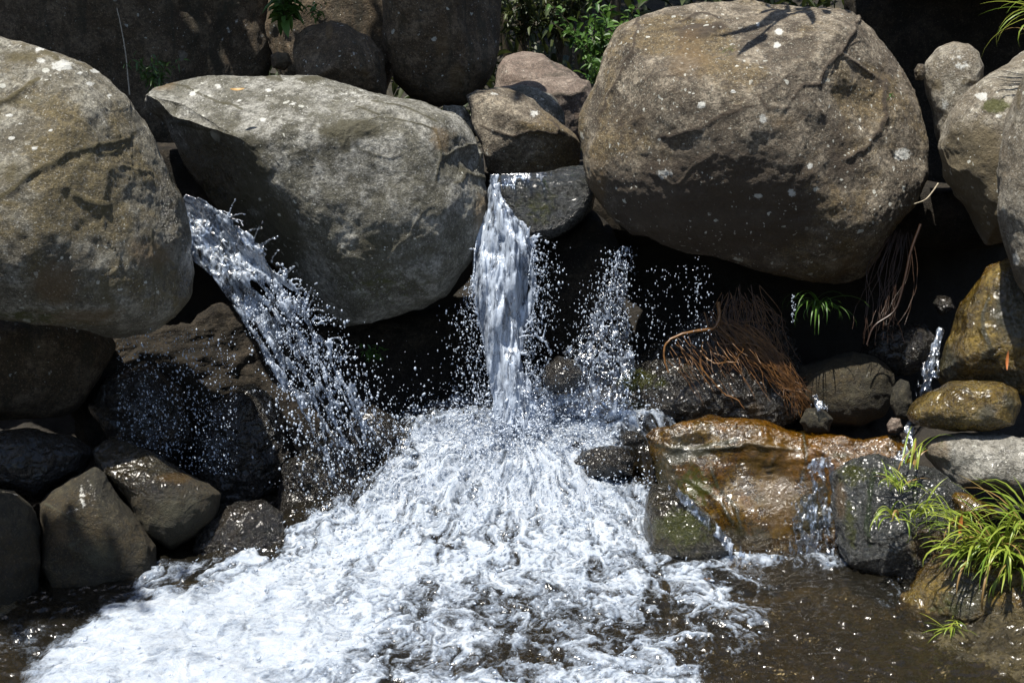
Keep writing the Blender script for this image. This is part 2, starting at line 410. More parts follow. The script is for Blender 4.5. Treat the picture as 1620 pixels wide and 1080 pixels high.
boulder('boulder', 'huge tan boulder cut off by the left side of the photo, speckled white on top', [(-420, 10), (-300, -10), (-150, 15), (-40, 36), (0, 46), (60, 62), (130, 98), (195, 150), (232, 198), (262, 250), (288, 305), (301, 370), (305, 430), (298, 475), (276, 502), (235, 520), (180, 527), (120, 522), (60, 512), (0, 500), (-120, 490), (-300, 480), (-450, 420), (-520, 250)],
    5.02, .55, M_tan, db=.6, n=190, seed=1, amp=.8, k=2.5, smooth_ang=2,
    planes=[((-.1, -.62, .78), 90, 130, 4.87, .05), ((.02, -.82, .57), 150, 370, 4.55, .08), ((.05, -.9, -.42), 150, 490, 4.61, .08), ((.75, -.62, .15), 285, 400, 4.79, .05)],
    feats=[('groove', [(-20, 320), (40, 285), (75, 262), (110, 243), (150, 232), (190, 222), (215, 212)], 5, .018), ('step', [(-40, 330), (40, 285), (110, 243), (150, 232), (215, 212)], 6, .03, 60),
           ('groove', [(-20, 172), (15, 158), (45, 138), (60, 125)], 5, .03), ('step', [(-40, 180), (15, 158), (60, 125)], 6, .03, 40), ('groove', [(112, 302), (135, 318), (180, 328)], 6, .025), ('groove', [(155, 245), (180, 238), (205, 225)], 3, .012),
           ('groove', [(240, 360), (243, 420), (246, 500)], 1.6, .006), ('groove', [(60, 80), (90, 92)], 6, .012),
           ('pale', 98, 104, 17, 9, 1), ('pale', 62, 79, 9, 4, 1), ('pale', 142, 133, 10, 4, .95), ('pale', 152, 112, 12, 4, .9), ('pale', 65, 97, 10, 6, .8), ('pale', 15, 181, 7, 3, 1), ('pale', 18, 218, 6, 3, .9), ('pale', 127, 116, 6, 3, .9), ('pale', 32, 195, 5, 3, .8), ('pale', 80, 206, 4, 2.5, .9), ('pale', 173, 151, 5, 3, .8), ('pale', 55, 234, 9, 4, .6),
           ('stain_shadow', 40, 90, 40, 14, .6), ('stain_shadow', 90, 215, 70, 22, .35), ('stain_shadow', 15, 270, 40, 22, .55), ('stain_shadow', 150, 322, 26, 10, .4), ('stain_shadow', 45, 160, 60, 10, .5), ('ochre', 90, 450, 42, 40, .75), ('ochre', 240, 400, 42, 30, .7), ('stain_shadow', 250, 420, 18, 46, .5), ('ochre', 130, 500, 90, 16, .6),
           ('moss', 40, 500, 90, 20, .5), ('wet', 268, 330, 26, 120, .75), ('wet', 292, 420, 18, 80, .8)])
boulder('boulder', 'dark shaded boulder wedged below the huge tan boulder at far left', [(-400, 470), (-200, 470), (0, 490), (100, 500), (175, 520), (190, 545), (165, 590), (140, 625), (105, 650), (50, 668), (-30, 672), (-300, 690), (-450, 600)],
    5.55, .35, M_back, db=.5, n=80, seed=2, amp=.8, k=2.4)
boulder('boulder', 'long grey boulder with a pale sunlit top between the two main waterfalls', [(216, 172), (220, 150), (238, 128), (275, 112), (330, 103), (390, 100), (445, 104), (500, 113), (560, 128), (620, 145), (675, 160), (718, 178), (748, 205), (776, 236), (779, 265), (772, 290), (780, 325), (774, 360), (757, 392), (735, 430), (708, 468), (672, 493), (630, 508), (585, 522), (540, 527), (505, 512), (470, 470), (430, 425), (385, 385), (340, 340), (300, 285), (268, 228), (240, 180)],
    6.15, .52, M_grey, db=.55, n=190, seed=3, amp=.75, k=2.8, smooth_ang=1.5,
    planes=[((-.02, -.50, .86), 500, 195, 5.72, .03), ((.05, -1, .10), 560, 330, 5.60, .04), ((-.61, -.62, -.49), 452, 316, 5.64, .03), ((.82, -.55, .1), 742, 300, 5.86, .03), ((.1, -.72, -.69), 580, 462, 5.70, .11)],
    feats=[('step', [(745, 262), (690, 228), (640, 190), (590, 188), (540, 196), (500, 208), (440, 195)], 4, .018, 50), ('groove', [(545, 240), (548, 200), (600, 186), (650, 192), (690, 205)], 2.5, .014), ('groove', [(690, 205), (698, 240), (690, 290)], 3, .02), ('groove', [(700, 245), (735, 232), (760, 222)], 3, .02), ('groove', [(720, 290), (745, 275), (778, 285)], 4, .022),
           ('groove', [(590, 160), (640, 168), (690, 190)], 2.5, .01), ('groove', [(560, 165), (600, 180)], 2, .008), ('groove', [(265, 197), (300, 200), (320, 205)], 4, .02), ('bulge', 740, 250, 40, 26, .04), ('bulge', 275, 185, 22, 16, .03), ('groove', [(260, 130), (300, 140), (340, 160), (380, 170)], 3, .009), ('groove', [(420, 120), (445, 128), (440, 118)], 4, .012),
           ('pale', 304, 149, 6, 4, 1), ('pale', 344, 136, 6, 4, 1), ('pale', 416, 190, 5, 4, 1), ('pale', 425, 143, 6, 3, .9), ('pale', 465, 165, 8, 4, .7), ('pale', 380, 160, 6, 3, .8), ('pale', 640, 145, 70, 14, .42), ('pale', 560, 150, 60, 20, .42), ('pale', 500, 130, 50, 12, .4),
           ('stain_shadow', 560, 205, 60, 18, .8), ('stain_shadow', 490, 125, 26, 8, .7), ('stain_shadow', 470, 240, 26, 12, .5), ('stain_shadow', 545, 220, 12, 26, .8), ('stain_shadow', 600, 400, 160, 60, .5), ('stain_shadow', 640, 300, 60, 50, .45), ('ochre', 255, 130, 30, 16, .65), ('ochre', 700, 220, 26, 26, .6), ('ochre', 765, 340, 20, 46, .7), ('moss', 600, 450, 130, 50, .42), ('wet', 330, 270, 80, 70, .8), ('stain_shadow', 350, 290, 75, 80, 1.1), ('stain_shadow', 430, 380, 60, 60, .9), ('wet', 770, 370, 14, 40, .8), ('stain_shadow', 740, 270, 30, 12, .5)])  # dark patches on its left part: wet rock plus a painted shadow
boulder('boulder', 'massive brown boulder with leaf shadows, largest rock on the right', [(924, 232), (921, 185), (942, 130), (958, 96), (985, 48), (1014, 28), (1052, -2), (1110, -35), (1200, -60), (1300, -50), (1365, -8), (1394, 22), (1406, 44), (1446, 84), (1462, 118), (1470, 165), (1482, 225), (1478, 285), (1455, 335), (1424, 378), (1400, 425), (1375, 454), (1335, 467), (1280, 463), (1225, 454), (1170, 434), (1110, 404), (1050, 382), (1000, 365), (966, 338), (940, 290)],
    6.05, .62, M_brown, db=.6, n=210, seed=4, amp=.8, k=2.5, smooth_ang=1.5,
    cuts=5, planes=[((-.1, -.60, .79), 1180, 110, 5.62, .04), ((-.05, -.99, .05), 1150, 270, 5.44, .05), ((.62, -.72, .25), 1400, 220, 5.66, .04), ((.05, -.72, -.69), 1180, 400, 5.60, .16), ((-.8, -.55, .15), 960, 230, 5.82, .05)],
    feats=[('step', [(1320, 330), (1318, 270), (1322, 200), (1300, 130), (1330, 82), (1345, 40), (1370, 15)], 5, .0, 60), ('groove', [(1380, 10), (1352, 40), (1337, 80), (1332, 84), (1365, 105), (1402, 128)], 3, .03), ('groove', [(1330, 84), (1310, 100), (1300, 130), (1270, 135)], 4, .02), ('step', [(1250, 125), (1300, 130), (1335, 82), (1352, 40)], 5, .03, 60), ('bulge', 1350, 150, 50, 40, .05), ('groove', [(1405, 125), (1402, 180), (1370, 235), (1325, 262)], 5, .03),
           ('groove', [(1080, 60), (1110, 52), (1140, 40)], 12, .05), ('groove', [(1075, 35), (1110, 22), (1140, 30)], 4, .02), ('groove', [(1010, 30), (1000, 80), (975, 130), (950, 180)], 4, .02), ('groove', [(1255, 160), (1275, 130)], 3, .015), ('groove', [(1285, 155), (1310, 185)], 3, .014), ('bulge', 1210, 40, 60, 40, .03), ('groove', [(1040, 220), (1110, 200), (1190, 165)], 5, .016), ('groove', [(1200, 150), (1215, 175), (1250, 170)], 4, .012),
           ('pale', 1233, 43, 7, 6, 1), ('pale', 1230, 67, 7, 7, .95), ('pale', 1110, 166, 7, 6, 1), ('pale', 1428, 245, 15, 11, 1), ('pale', 1208, 188, 10, 7, .85), ('pale', 1252, 305, 7, 7, .9), ('pale', 1200, 31, 4, 4, .9), ('pale', 1050, 275, 18, 9, .7), ('pale', 1160, 145, 6, 4, .9), ('pale', 1198, 310, 9, 5, .8), ('pale', 1282, 262, 8, 6, .8), ('pale', 1275, 415, 9, 7, .6), ('pale', 985, 245, 12, 6, .6),
           ('ochre', 1090, 90, 50, 50, .6), ('ochre', 945, 290, 20, 60, .65), ('ochre', 1240, 190, 50, 30, .45), ('stain_shadow', 1100, 50, 36, 16, .8), ('stain_shadow', 1130, 320, 200, 100, .9), ('stain_shadow', 1260, 330, 90, 60, .5), ('pale', 1130, 110, 70, 50, .30), ('pale', 1190, 90, 60, 60, .28), ('pale', 1010, 215, 40, 40, .3), ('stain_shadow', 1000, 200, 60, 50, .5), ('stain_shadow', 1330, 240, 50, 60, .55), ('ochre', 1370, 220, 20, 60, .4), ('stain_shadow', 1200, 420, 120, 40, .5), ('ochre', 1330, 420, 60, 30, .5), ('stain_shadow', 1400, 100, 30, 60, .5), ('moss', 1150, 75, 30, 20, .4)])
# --- behind the falls
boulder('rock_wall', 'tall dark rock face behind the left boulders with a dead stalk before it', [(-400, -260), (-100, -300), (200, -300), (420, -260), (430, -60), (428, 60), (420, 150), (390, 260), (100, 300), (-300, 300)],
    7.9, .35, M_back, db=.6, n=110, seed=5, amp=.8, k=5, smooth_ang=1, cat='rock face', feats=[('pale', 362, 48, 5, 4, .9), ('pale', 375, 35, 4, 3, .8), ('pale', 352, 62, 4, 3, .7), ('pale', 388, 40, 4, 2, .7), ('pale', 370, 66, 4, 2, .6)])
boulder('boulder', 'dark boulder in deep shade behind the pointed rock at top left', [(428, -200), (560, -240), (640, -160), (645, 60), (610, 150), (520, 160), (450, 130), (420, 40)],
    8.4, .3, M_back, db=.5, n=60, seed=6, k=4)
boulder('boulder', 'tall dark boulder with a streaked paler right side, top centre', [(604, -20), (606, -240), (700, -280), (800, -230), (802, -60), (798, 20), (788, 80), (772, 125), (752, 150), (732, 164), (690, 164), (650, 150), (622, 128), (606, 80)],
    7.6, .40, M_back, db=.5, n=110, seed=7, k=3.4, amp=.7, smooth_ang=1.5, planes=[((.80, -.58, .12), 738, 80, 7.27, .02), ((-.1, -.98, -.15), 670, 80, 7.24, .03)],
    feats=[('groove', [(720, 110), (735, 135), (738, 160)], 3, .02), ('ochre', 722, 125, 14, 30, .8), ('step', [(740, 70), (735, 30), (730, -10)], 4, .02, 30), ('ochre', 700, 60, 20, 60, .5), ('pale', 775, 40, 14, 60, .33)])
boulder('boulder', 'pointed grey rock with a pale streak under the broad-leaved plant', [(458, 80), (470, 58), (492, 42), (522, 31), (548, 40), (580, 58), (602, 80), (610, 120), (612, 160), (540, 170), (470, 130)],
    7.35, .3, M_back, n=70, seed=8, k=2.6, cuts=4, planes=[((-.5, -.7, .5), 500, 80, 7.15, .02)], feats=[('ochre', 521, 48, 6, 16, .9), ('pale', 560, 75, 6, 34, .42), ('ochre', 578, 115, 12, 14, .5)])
boulder('stone', 'little grey stone left of the pointed grey rock', [(428, 88), (438, 82), (456, 84), (462, 100), (450, 112), (430, 108)], 7.3, .08, M_back, n=26, seed=9, cat='stone')
boulder('boulder', 'flat-topped pinkish boulder in full sun before the dark forest', [(782, 140), (790, 105), (797, 88), (812, 83), (838, 81), (860, 84), (872, 98), (890, 104), (912, 118), (930, 140), (900, 200), (800, 200)],
    9.4, .5, M_pink, n=80, seed=10, k=3, amp=.6, planes=[((0, -.45, .9), 840, 95, 9.15, .03)], feats=[('groove', [(868, 95), (880, 110), (905, 116)], 3, .03), ('stain_shadow', 880, 118, 30, 5, .6)])
boulder('boulder', 'pink boulder with a rounded right end behind the centre boulder', [(790, 138), (820, 128), (870, 123), (910, 121), (932, 128), (941, 150), (936, 178), (928, 205), (900, 240), (840, 230), (800, 190)],
    8.5, .35, M_pink, n=80, seed=11, k=3, amp=.6, planes=[((0, -.5, .87), 880, 128, 8.3, .02), ((.3, -.95, -.1), 900, 170, 8.2, .02)], feats=[('stain_shadow', 880, 200, 50, 30, .5), ('ochre', 920, 190, 20, 30, .5), ('groove', [(870, 150), (900, 150), (932, 140)], 3, .02)])
boulder('boulder', 'pale lichen-covered rock peeping over the centre boulder from behind', [(800, 142), (822, 136), (850, 138), (874, 150), (890, 172), (894, 195), (880, 220), (820, 210)], 7.6, .2, M_grey, n=50, seed=12, k=2.4, feats=[('stain_shadow', 885, 175, 8, 20, .5)])
boulder('boulder', 'grey-brown wedge boulder standing behind the wet slab, centre of photo', [(737, 152), (752, 141), (785, 138), (822, 142), (846, 154), (868, 176), (888, 196), (906, 212), (918, 226), (920, 262), (880, 282), (800, 284), (770, 270), (762, 230), (748, 190)],
    6.95, .35, M_brown, n=100, seed=13, amp=.8, k=2.7, smooth_ang=1.5, cuts=2, planes=[((.25, -.55, .80), 830, 170, 6.78, .015), ((-.35, -.92, .15), 790, 200, 6.72, .02), ((.1, -.9, -.42), 850, 235, 6.74, .02)],
    feats=[('groove', [(760, 200), (810, 215), (850, 205), (895, 215)], 3, .018), ('pale', 845, 180, 8, 7, .8), ('pale', 780, 150, 20, 5, .5), ('stain_shadow', 790, 190, 30, 30, .45), ('groove', [(870, 190), (885, 205), (880, 215)], 3, .02)])
boulder('stone', 'smooth grey stone squeezed left of the wedge boulder', [(700, 165), (735, 168), (752, 190), (758, 215), (735, 225), (700, 200)], 7.0, .12, M_grey, n=30, seed=14, cat='stone')
boulder('slab', 'wet blue-grey slab at the lip of the centre waterfall', [(772, 286), (790, 278), (830, 273), (875, 269), (905, 262), (926, 262), (937, 274), (943, 305), (936, 330), (915, 352), (890, 370), (860, 382), (835, 395), (800, 400), (775, 360)],
    6.35, .28, M_slab, db=.5, n=110, seed=15, amp=.55, k=3.2, smooth_ang=1, rough=1.4, planes=[((0, -.35, .94), 850, 282, 6.16, .012), ((.12, -.97, .12), 860, 320, 6.10, .02)], cat='rock slab', feats=[('moss', 850, 330, 50, 40, .5), ('groove', [(860, 285), (870, 305), (880, 312)], 3, .01), ('stain_shadow', 905, 330, 30, 30, .3), ('wet', 830, 300, 60, 40, .8)])
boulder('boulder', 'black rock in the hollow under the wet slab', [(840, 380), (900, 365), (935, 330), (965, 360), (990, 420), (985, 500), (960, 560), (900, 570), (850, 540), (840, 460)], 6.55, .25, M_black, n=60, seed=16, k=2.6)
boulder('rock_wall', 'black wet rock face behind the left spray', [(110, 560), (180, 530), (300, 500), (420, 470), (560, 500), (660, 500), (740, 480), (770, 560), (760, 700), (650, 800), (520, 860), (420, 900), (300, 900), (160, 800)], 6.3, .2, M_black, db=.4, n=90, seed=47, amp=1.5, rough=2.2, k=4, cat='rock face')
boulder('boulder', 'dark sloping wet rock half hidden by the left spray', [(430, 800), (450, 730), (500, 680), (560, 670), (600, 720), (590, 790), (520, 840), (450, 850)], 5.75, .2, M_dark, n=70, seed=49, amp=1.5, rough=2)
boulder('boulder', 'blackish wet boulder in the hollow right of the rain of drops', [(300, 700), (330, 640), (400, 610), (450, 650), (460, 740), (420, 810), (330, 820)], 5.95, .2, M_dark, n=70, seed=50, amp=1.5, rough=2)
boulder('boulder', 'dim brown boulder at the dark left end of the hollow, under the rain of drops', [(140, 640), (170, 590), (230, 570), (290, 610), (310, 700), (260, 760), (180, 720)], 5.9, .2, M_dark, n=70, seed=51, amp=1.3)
boulder('sun_block_slab', 'mostly unseen black slab added to keep sun out of the hollow between the huge tan and long grey boulders', [(-200, 235), (100, 228), (400, 225), (700, 235), (790, 280), (760, 325), (500, 335), (200, 335), (-200, 330)], 6.85, .55, M_black, db=.6, n=50, seed=52, k=4, cat='rock slab')  # filler slab added to block sunlight from above
boulder('sun_block_slab', 'mostly unseen black slab added to keep sun out of the hollow behind the massive brown boulder', [(900, 320), (1000, 290), (1300, 285), (1650, 290), (1700, 340), (1640, 385), (1300, 390), (1000, 385), (920, 370)], 6.9, .55, M_black, db=.6, n=50, seed=53, k=4, cat='rock slab')  # second added slab, keeps the sun off the bed behind
# --- right hand group
boulder('boulder', 'upright small boulder beside the massive brown boulder, top sunlit', [(1460, 118), (1464, 98), (1482, 78), (1508, 65), (1534, 67), (1552, 82), (1559, 104), (1556, 130), (1550, 170), (1530, 230), (1505, 260), (1485, 240), (1475, 190), (1466, 150)],
    6.1, .22, M_sand, n=90, seed=17, k=2.4, amp=.7, feats=[('pale', 1520, 100, 20, 16, .55), ('stain_shadow', 1484, 135, 12, 14, .7), ('pale', 1495, 165, 6, 12, .8), ('stain_shadow', 1480, 75, 20, 6, .5)])
boulder('stone', 'knob of brown stone stuck between massive boulder and upright boulder', [(1446, 112), (1452, 101), (1462, 102), (1466, 115), (1460, 128), (1448, 126)], 6.0, .04, M_brown, n=24, seed=18, cat='stone')
boulder('boulder', 'freckled tan boulder with moss cushion near the right side', [(1486, 235), (1490, 205), (1502, 178), (1530, 150), (1560, 122), (1590, 98), (1625, 74), (1700, 50), (1760, 150), (1740, 330), (1660, 400), (1600, 385), (1560, 388), (1530, 345), (1505, 310), (1490, 280)],
    5.75, .4, M_sand, n=120, seed=19, amp=.75, k=2.6, smooth_ang=1.5, planes=[((-.05, -.5, .86), 1570, 150, 5.52, .02), ((-.25, -.95, -.1), 1545, 280, 5.42, .03)],
    feats=[('pale', 1554, 153, 11, 7, 1), ('pale', 1580, 184, 6, 4, .8), ('moss', 1575, 168, 22, 11, 1.0), ('stain_shadow', 1540, 260, 60, 60, 1.0), ('stain_shadow', 1565, 330, 50, 50, .9), ('pale', 1500, 160, 6, 10, .7)])
boulder('boulder', 'pale boulder cut off by the right side of the photo', [(1626, 86), (1612, 118), (1598, 160), (1588, 220), (1582, 280), (1583, 335), (1592, 385), (1606, 432), (1624, 470), (1680, 490), (1800, 430), (1850, 250), (1760, 60), (1670, 50)],
    5.1, .35, M_sand, n=110, seed=20, amp=.6, k=2.5, smooth_ang=1.5, feats=[('pale', 1607, 408, 6, 12, 1), ('stain_shadow', 1606, 200, 5, 60, .4), ('stain_shadow', 1612, 150, 5, 40, .6), ('ochre', 1588, 260, 8, 50, .4)])
boulder('boulder', 'glistening golden and black boulder at right with orange leaf on it', [(1480, 588), (1490, 555), (1508, 515), (1530, 470), (1562, 422), (1600, 405), (1660, 410), (1720, 480), (1720, 600), (1620, 625), (1540, 618), (1492, 610)],
    5.45, .32, M_gold, n=110, seed=22, amp=1.0, k=2.5, smooth_ang=1.5, rough=1.5, feats=[('stain_shadow', 1605, 490, 36, 60, .9), ('stain_shadow', 1500, 580, 22, 40, .8), ('stain_shadow', 1590, 600, 60, 18, .7), ('groove', [(1565, 470), (1555, 520), (1570, 560)], 6, .03)])
boulder('stone', 'oval golden wet stone on top of the silvery one', [(1432, 655), (1440, 640), (1470, 618), (1500, 604), (1540, 602), (1585, 606), (1608, 618), (1616, 640), (1604, 672), (1570, 683), (1520, 682), (1470, 678), (1440, 668)],
    5.05, .20, M_gold, n=100, seed=23, amp=.6, k=2.4, rough=1.8, smooth_ang=2, cat='stone', feats=[('stain_shadow', 1560, 655, 30, 22, .6), ('stain_shadow', 1600, 640, 16, 30, .6)])
boulder('stone', 'silvery wet stone with a yellow left end below the oval golden stone', [(1462, 700), (1480, 688), (1510, 682), (1560, 685), (1610, 690), (1680, 692), (1720, 740), (1700, 790), (1620, 785), (1560, 775), (1510, 772), (1488, 745), (1466, 720)],
    4.95, .24, M_silver, n=110, seed=24, amp=.7, k=2.6, rough=1.8, smooth_ang=1.5, cat='stone', planes=[((-.1, -.6, .8), 1540, 710, 4.78, .03)], feats=[('ochre', 1478, 715, 24, 40, 1.0), ('ochre', 1560, 765, 60, 10, .8), ('moss', 1490, 705, 10, 20, .4)])
boulder('stone', 'orange-brown wet slab of stone lying under the silvery stone', [(1494, 790), (1510, 776), (1535, 782), (1570, 800), (1580, 816), (1550, 830), (1505, 825)], 4.75, .12, M_rust, n=50, seed=25, k=2.8, cat='stone', cuts=3)
# --- under the big brown boulder
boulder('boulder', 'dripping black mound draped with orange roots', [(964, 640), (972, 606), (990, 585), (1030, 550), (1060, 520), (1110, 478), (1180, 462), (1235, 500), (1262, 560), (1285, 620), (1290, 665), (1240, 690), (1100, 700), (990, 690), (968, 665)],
    6.2, .36, M_dark, n=110, seed=26, amp=1.3, k=2.3, rough=2.4, feats=[('moss', 1005, 600, 36, 20, .8), ('moss', 1045, 605, 20, 14, .6), ('moss', 1000, 640, 30, 14, .5), ('ochre', 1195, 650, 20, 16, .6)])
boulder('boulder', 'round brown boulder in shade right of the root-draped mound', [(1238, 600), (1260, 580), (1300, 568), (1350, 554), (1390, 562), (1418, 590), (1420, 625), (1400, 655), (1360, 675), (1310, 672), (1270, 650), (1245, 625)],
    5.98, .24, M_olive, n=70, seed=27, amp=.8, cuts=3)
boulder('boulder', 'blackish boulder in shadow behind the round brown boulder', [(1358, 560), (1372, 520), (1405, 508), (1460, 512), (1486, 535), (1480, 575), (1440, 600), (1390, 600)], 6.15, .2, M_dark, n=60, seed=28, cuts=3)
boulder('stone', 'upright olive stone left of the oval golden stone', [(1408, 640), (1412, 612), (1424, 598), (1438, 604), (1445, 640), (1436, 665), (1418, 662)], 5.4, .09, M_olive, n=34, seed=29, cat='stone')
boulder('stone', 'small angular stone in the dark cleft below the right boulders', [(1474, 480), (1484, 466), (1504, 470), (1512, 488), (1490, 500)], 5.9, .07, M_dark, n=30, seed=30, cat='stone')
boulder('stone', 'small mossy stone in the trickle at foot of the round brown boulder', [(1265, 668), (1275, 645), (1300, 645), (1318, 662), (1312, 684), (1275, 684)], 5.55, .1, M_olive, n=34, seed=31, cat='stone')
boulder('stone', 'tiny pinkish stone in the trickle beside the upright olive stone', [(1402, 672), (1410, 660), (1424, 662), (1428, 676), (1418, 686), (1405, 684)], 5.3, .05, M_pink, n=24, seed=32, cat='stone')
boulder('rock_ledge', 'rust-orange wet rock ledge with water sliding down it', [(1018, 690), (1040, 672), (1120, 668), (1210, 668), (1290, 676), (1360, 684), (1420, 692), (1440, 720), (1430, 800), (1420, 900), (1330, 930), (1200, 935), (1120, 920), (1070, 860), (1045, 800), (1030, 740)],
    5.5, .30, M_rust, db=.5, n=170, seed=33, amp=1.3, k=5.5, rough=.9, smooth_ang=.5, cat='rock ledge', planes=[((0, -.35, .94), 1200, 684, 5.27, .02), ((.05, -.96, .25), 1200, 780, 5.16, .03)],
    feats=[('groove', [(1100, 720), (1120, 705), (1165, 695)], 6, .04), ('groove', [(1270, 685), (1278, 720), (1265, 760), (1220, 790)], 4, .03), ('groove', [(1090, 760), (1140, 790), (1160, 830)], 4, .03), ('step', [(1160, 870), (1150, 800), (1120, 760)], 6, .04, 60), ('stain_shadow', 1070, 720, 40, 40, .6), ('moss', 1100, 770, 40, 40, .6), ('ochre', 1220, 720, 60, 40, .8), ('stain_shadow', 1340, 720, 60, 10, .5), ('stain_shadow', 1285, 800, 40, 70, .6), ('stain_shadow', 1050, 750, 40, 50, .6), ('stain_shadow', 1180, 850, 70, 30, .6), ('groove', [(1040, 705), (1110, 712), (1180, 704), (1270, 712)], 4, .03), ('groove', [(1150, 800), (1210, 790), (1270, 800)], 4, .035), ('groove', [(1120, 720), (1135, 770), (1165, 800), (1175, 860)], 4, .04), ('groove', [(1225, 715), (1215, 760), (1240, 800), (1235, 870)], 3, .03), ('bulge', 1195, 745, 40, 30, .012), ('bulge', 1100, 700, 30, 14, .03), ('ochre', 1230, 790, 30, 60, .9), ('stain_shadow', 1110, 712, 18, 10, .9), ('step', [(1400, 735), (1330, 722), (1270, 700)], 4, .05, 40)])
boulder('boulder', 'mossy leaning rock at the right edge of the foam', [(1018, 800), (1035, 770), (1062, 764), (1090, 785), (1125, 815), (1150, 850), (1172, 880), (1130, 900), (1060, 905), (1025, 870)],
    5.05, .16, M_olive, n=70, seed=34, amp=1.0, k=2.6, rough=1.6, feats=[('moss', 1080, 835, 60, 40, .7), ('wet', 1080, 835, 80, 60, 1)])
boulder('boulder', 'green-grey seeping rock under the grass tufts, right of the orange ledge', [(1314, 745), (1335, 728), (1380, 720), (1430, 725), (1480, 740), (1530, 770), (1560, 830), (1540, 900), (1480, 935), (1430, 930), (1385, 925), (1345, 900), (1325, 860), (1312, 800)],
    4.95, .26, M_slab, db=.4, n=120, seed=35, amp=1.3, k=2.8, rough=2.0, smooth_ang=1.5, planes=[((-.3, -.6, .74), 1420, 750, 4.80, .04)], feats=[('groove', [(1385, 745), (1372, 790), (1376, 860)], 6, .05), ('groove', [(1450, 780), (1440, 840), (1450, 900)], 6, .05), ('moss', 1350, 750, 36, 26, .6), ('moss', 1345, 830, 14, 60, .6), ('ochre', 1330, 790, 12, 40, .7), ('wet', 1420, 820, 120, 120, 1), ('ochre', 1470, 860, 40, 40, .7)])
boulder('boulder', 'low golden wet rock at the pool edge under the big grass tuft', [(1412, 965), (1425, 935), (1455, 905), (1500, 870), (1570, 850), (1680, 840), (1760, 900), (1760, 1020), (1640, 1030), (1540, 1012), (1450, 1005)],
    4.45, .26, M_gold, n=110, seed=36, amp=1.3, k=2.4, rough=2.2, feats=[('stain_shadow', 1530, 950, 40, 40, .7), ('moss', 1500, 960, 40, 30, .5), ('stain_shadow', 1590, 980, 40, 30, .6)])
# --- lower left
boulder('boulder', 'olive-brown block with a pale wet streak on top, lower left', [(58, 795), (78, 775), (110, 755), (150, 738), (168, 748), (190, 785), (222, 825), (246, 862), (254, 905), (235, 935), (160, 955), (80, 950), (62, 900), (66, 840)],
    4.9, .26, M_olive, n=100, seed=37, amp=.8, k=2.9, smooth_ang=1.5, planes=[((-.35, -.45, .82), 110, 790, 4.77, .015), ((.2, -.97, .1), 160, 880, 4.67, .02)], feats=[('pale', 130, 790, 8, 26, .55), ('pale', 116, 808, 14, 8, .5), ('ochre', 90, 840, 30, 40, .5), ('stain_shadow', 160, 880, 40, 30, .6), ('groove', [(70, 795), (105, 815), (130, 830)], 3, .012)])
boulder('boulder', 'flat-topped wet rock with silvery sheen behind the olive-brown block', [(148, 712), (165, 695), (185, 690), (232, 712), (290, 745), (330, 765), (348, 782), (340, 815), (310, 850), (270, 870), (230, 850), (195, 790), (155, 745)],
    5.12, .24, M_olive, n=90, seed=38, amp=.8, k=2.7, smooth_ang=1.5, planes=[((.1, -.5, .86), 230, 735, 4.98, .015)], feats=[('wet', 215, 735, 60, 36, 1), ('pale', 205, 735, 40, 20, .35), ('ochre', 275, 755, 40, 12, .6), ('stain_shadow', 280, 810, 60, 40, .5)])
boulder('boulder', 'rounded olive boulder in the bottom left corner of rocks', [(-120, 770), (-30, 765), (25, 772), (52, 798), (66, 840), (68, 890), (55, 945), (25, 985), (-40, 1000), (-140, 980)], 4.65, .26, M_olive, n=80, seed=39, amp=.8, k=2.6)
boulder('boulder', 'nearly black boulder beneath the shaded one, left of the flat-topped rock', [(-120, 690), (-20, 682), (60, 676), (120, 690), (145, 715), (130, 750), (60, 790), (-20, 780), (-120, 770)], 5.12, .22, M_dark, n=60, seed=40, k=2.5)
boulder('boulder', 'black rock washed by foam at foot of the left spray', [(300, 870), (320, 835), (360, 800), (420, 785), (450, 810), (455, 870), (420, 900), (340, 905)], 5.12, .14, M_dark, n=60, seed=41, amp=1.3, rough=2)
boulder('boulder', 'brown rock behind the left spray, at the upper corner of the foam', [(540, 690), (560, 645), (590, 635), (625, 662), (650, 690), (640, 730), (580, 745)], 5.85, .18, M_dark, n=60, seed=42, cuts=4)
boulder('boulder', 'round dark rock circled by white water at foot of the centre waterfall', [(856, 600), (862, 578), (882, 562), (908, 568), (922, 590), (916, 612), (890, 622), (866, 616)], 5.85, .12, M_dark, n=50, seed=43, amp=1.0)
boulder('stone', 'dark wet rock breaking through the white cascade beside the orange ledge', [(905, 735), (922, 712), (950, 704), (985, 708), (1005, 728), (1000, 752), (965, 762), (925, 756)], 5.56, .13, M_dark, n=60, seed=44, amp=1.6, rough=2.4, cat='stone')
boulder('stone', 'small dark rock at the top edge of the foam near the orange ledge', [(978, 690), (992, 680), (1012, 682), (1022, 696), (1008, 706), (985, 704)], 5.55, .06, M_dark, n=34, seed=45, amp=1.5, cat='stone')
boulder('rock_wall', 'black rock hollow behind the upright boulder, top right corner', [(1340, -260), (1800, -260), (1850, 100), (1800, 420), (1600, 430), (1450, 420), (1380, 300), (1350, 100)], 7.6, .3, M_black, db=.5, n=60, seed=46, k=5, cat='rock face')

boulder('boulder', 'overhanging boulder outside the photo that roofs the black hollow at top right', [(1330, -330), (1900, -360), (1950, -60), (1600, -55), (1380, -60)], 7.1, .85, M_black, db=.7, n=40, seed=48, k=4)

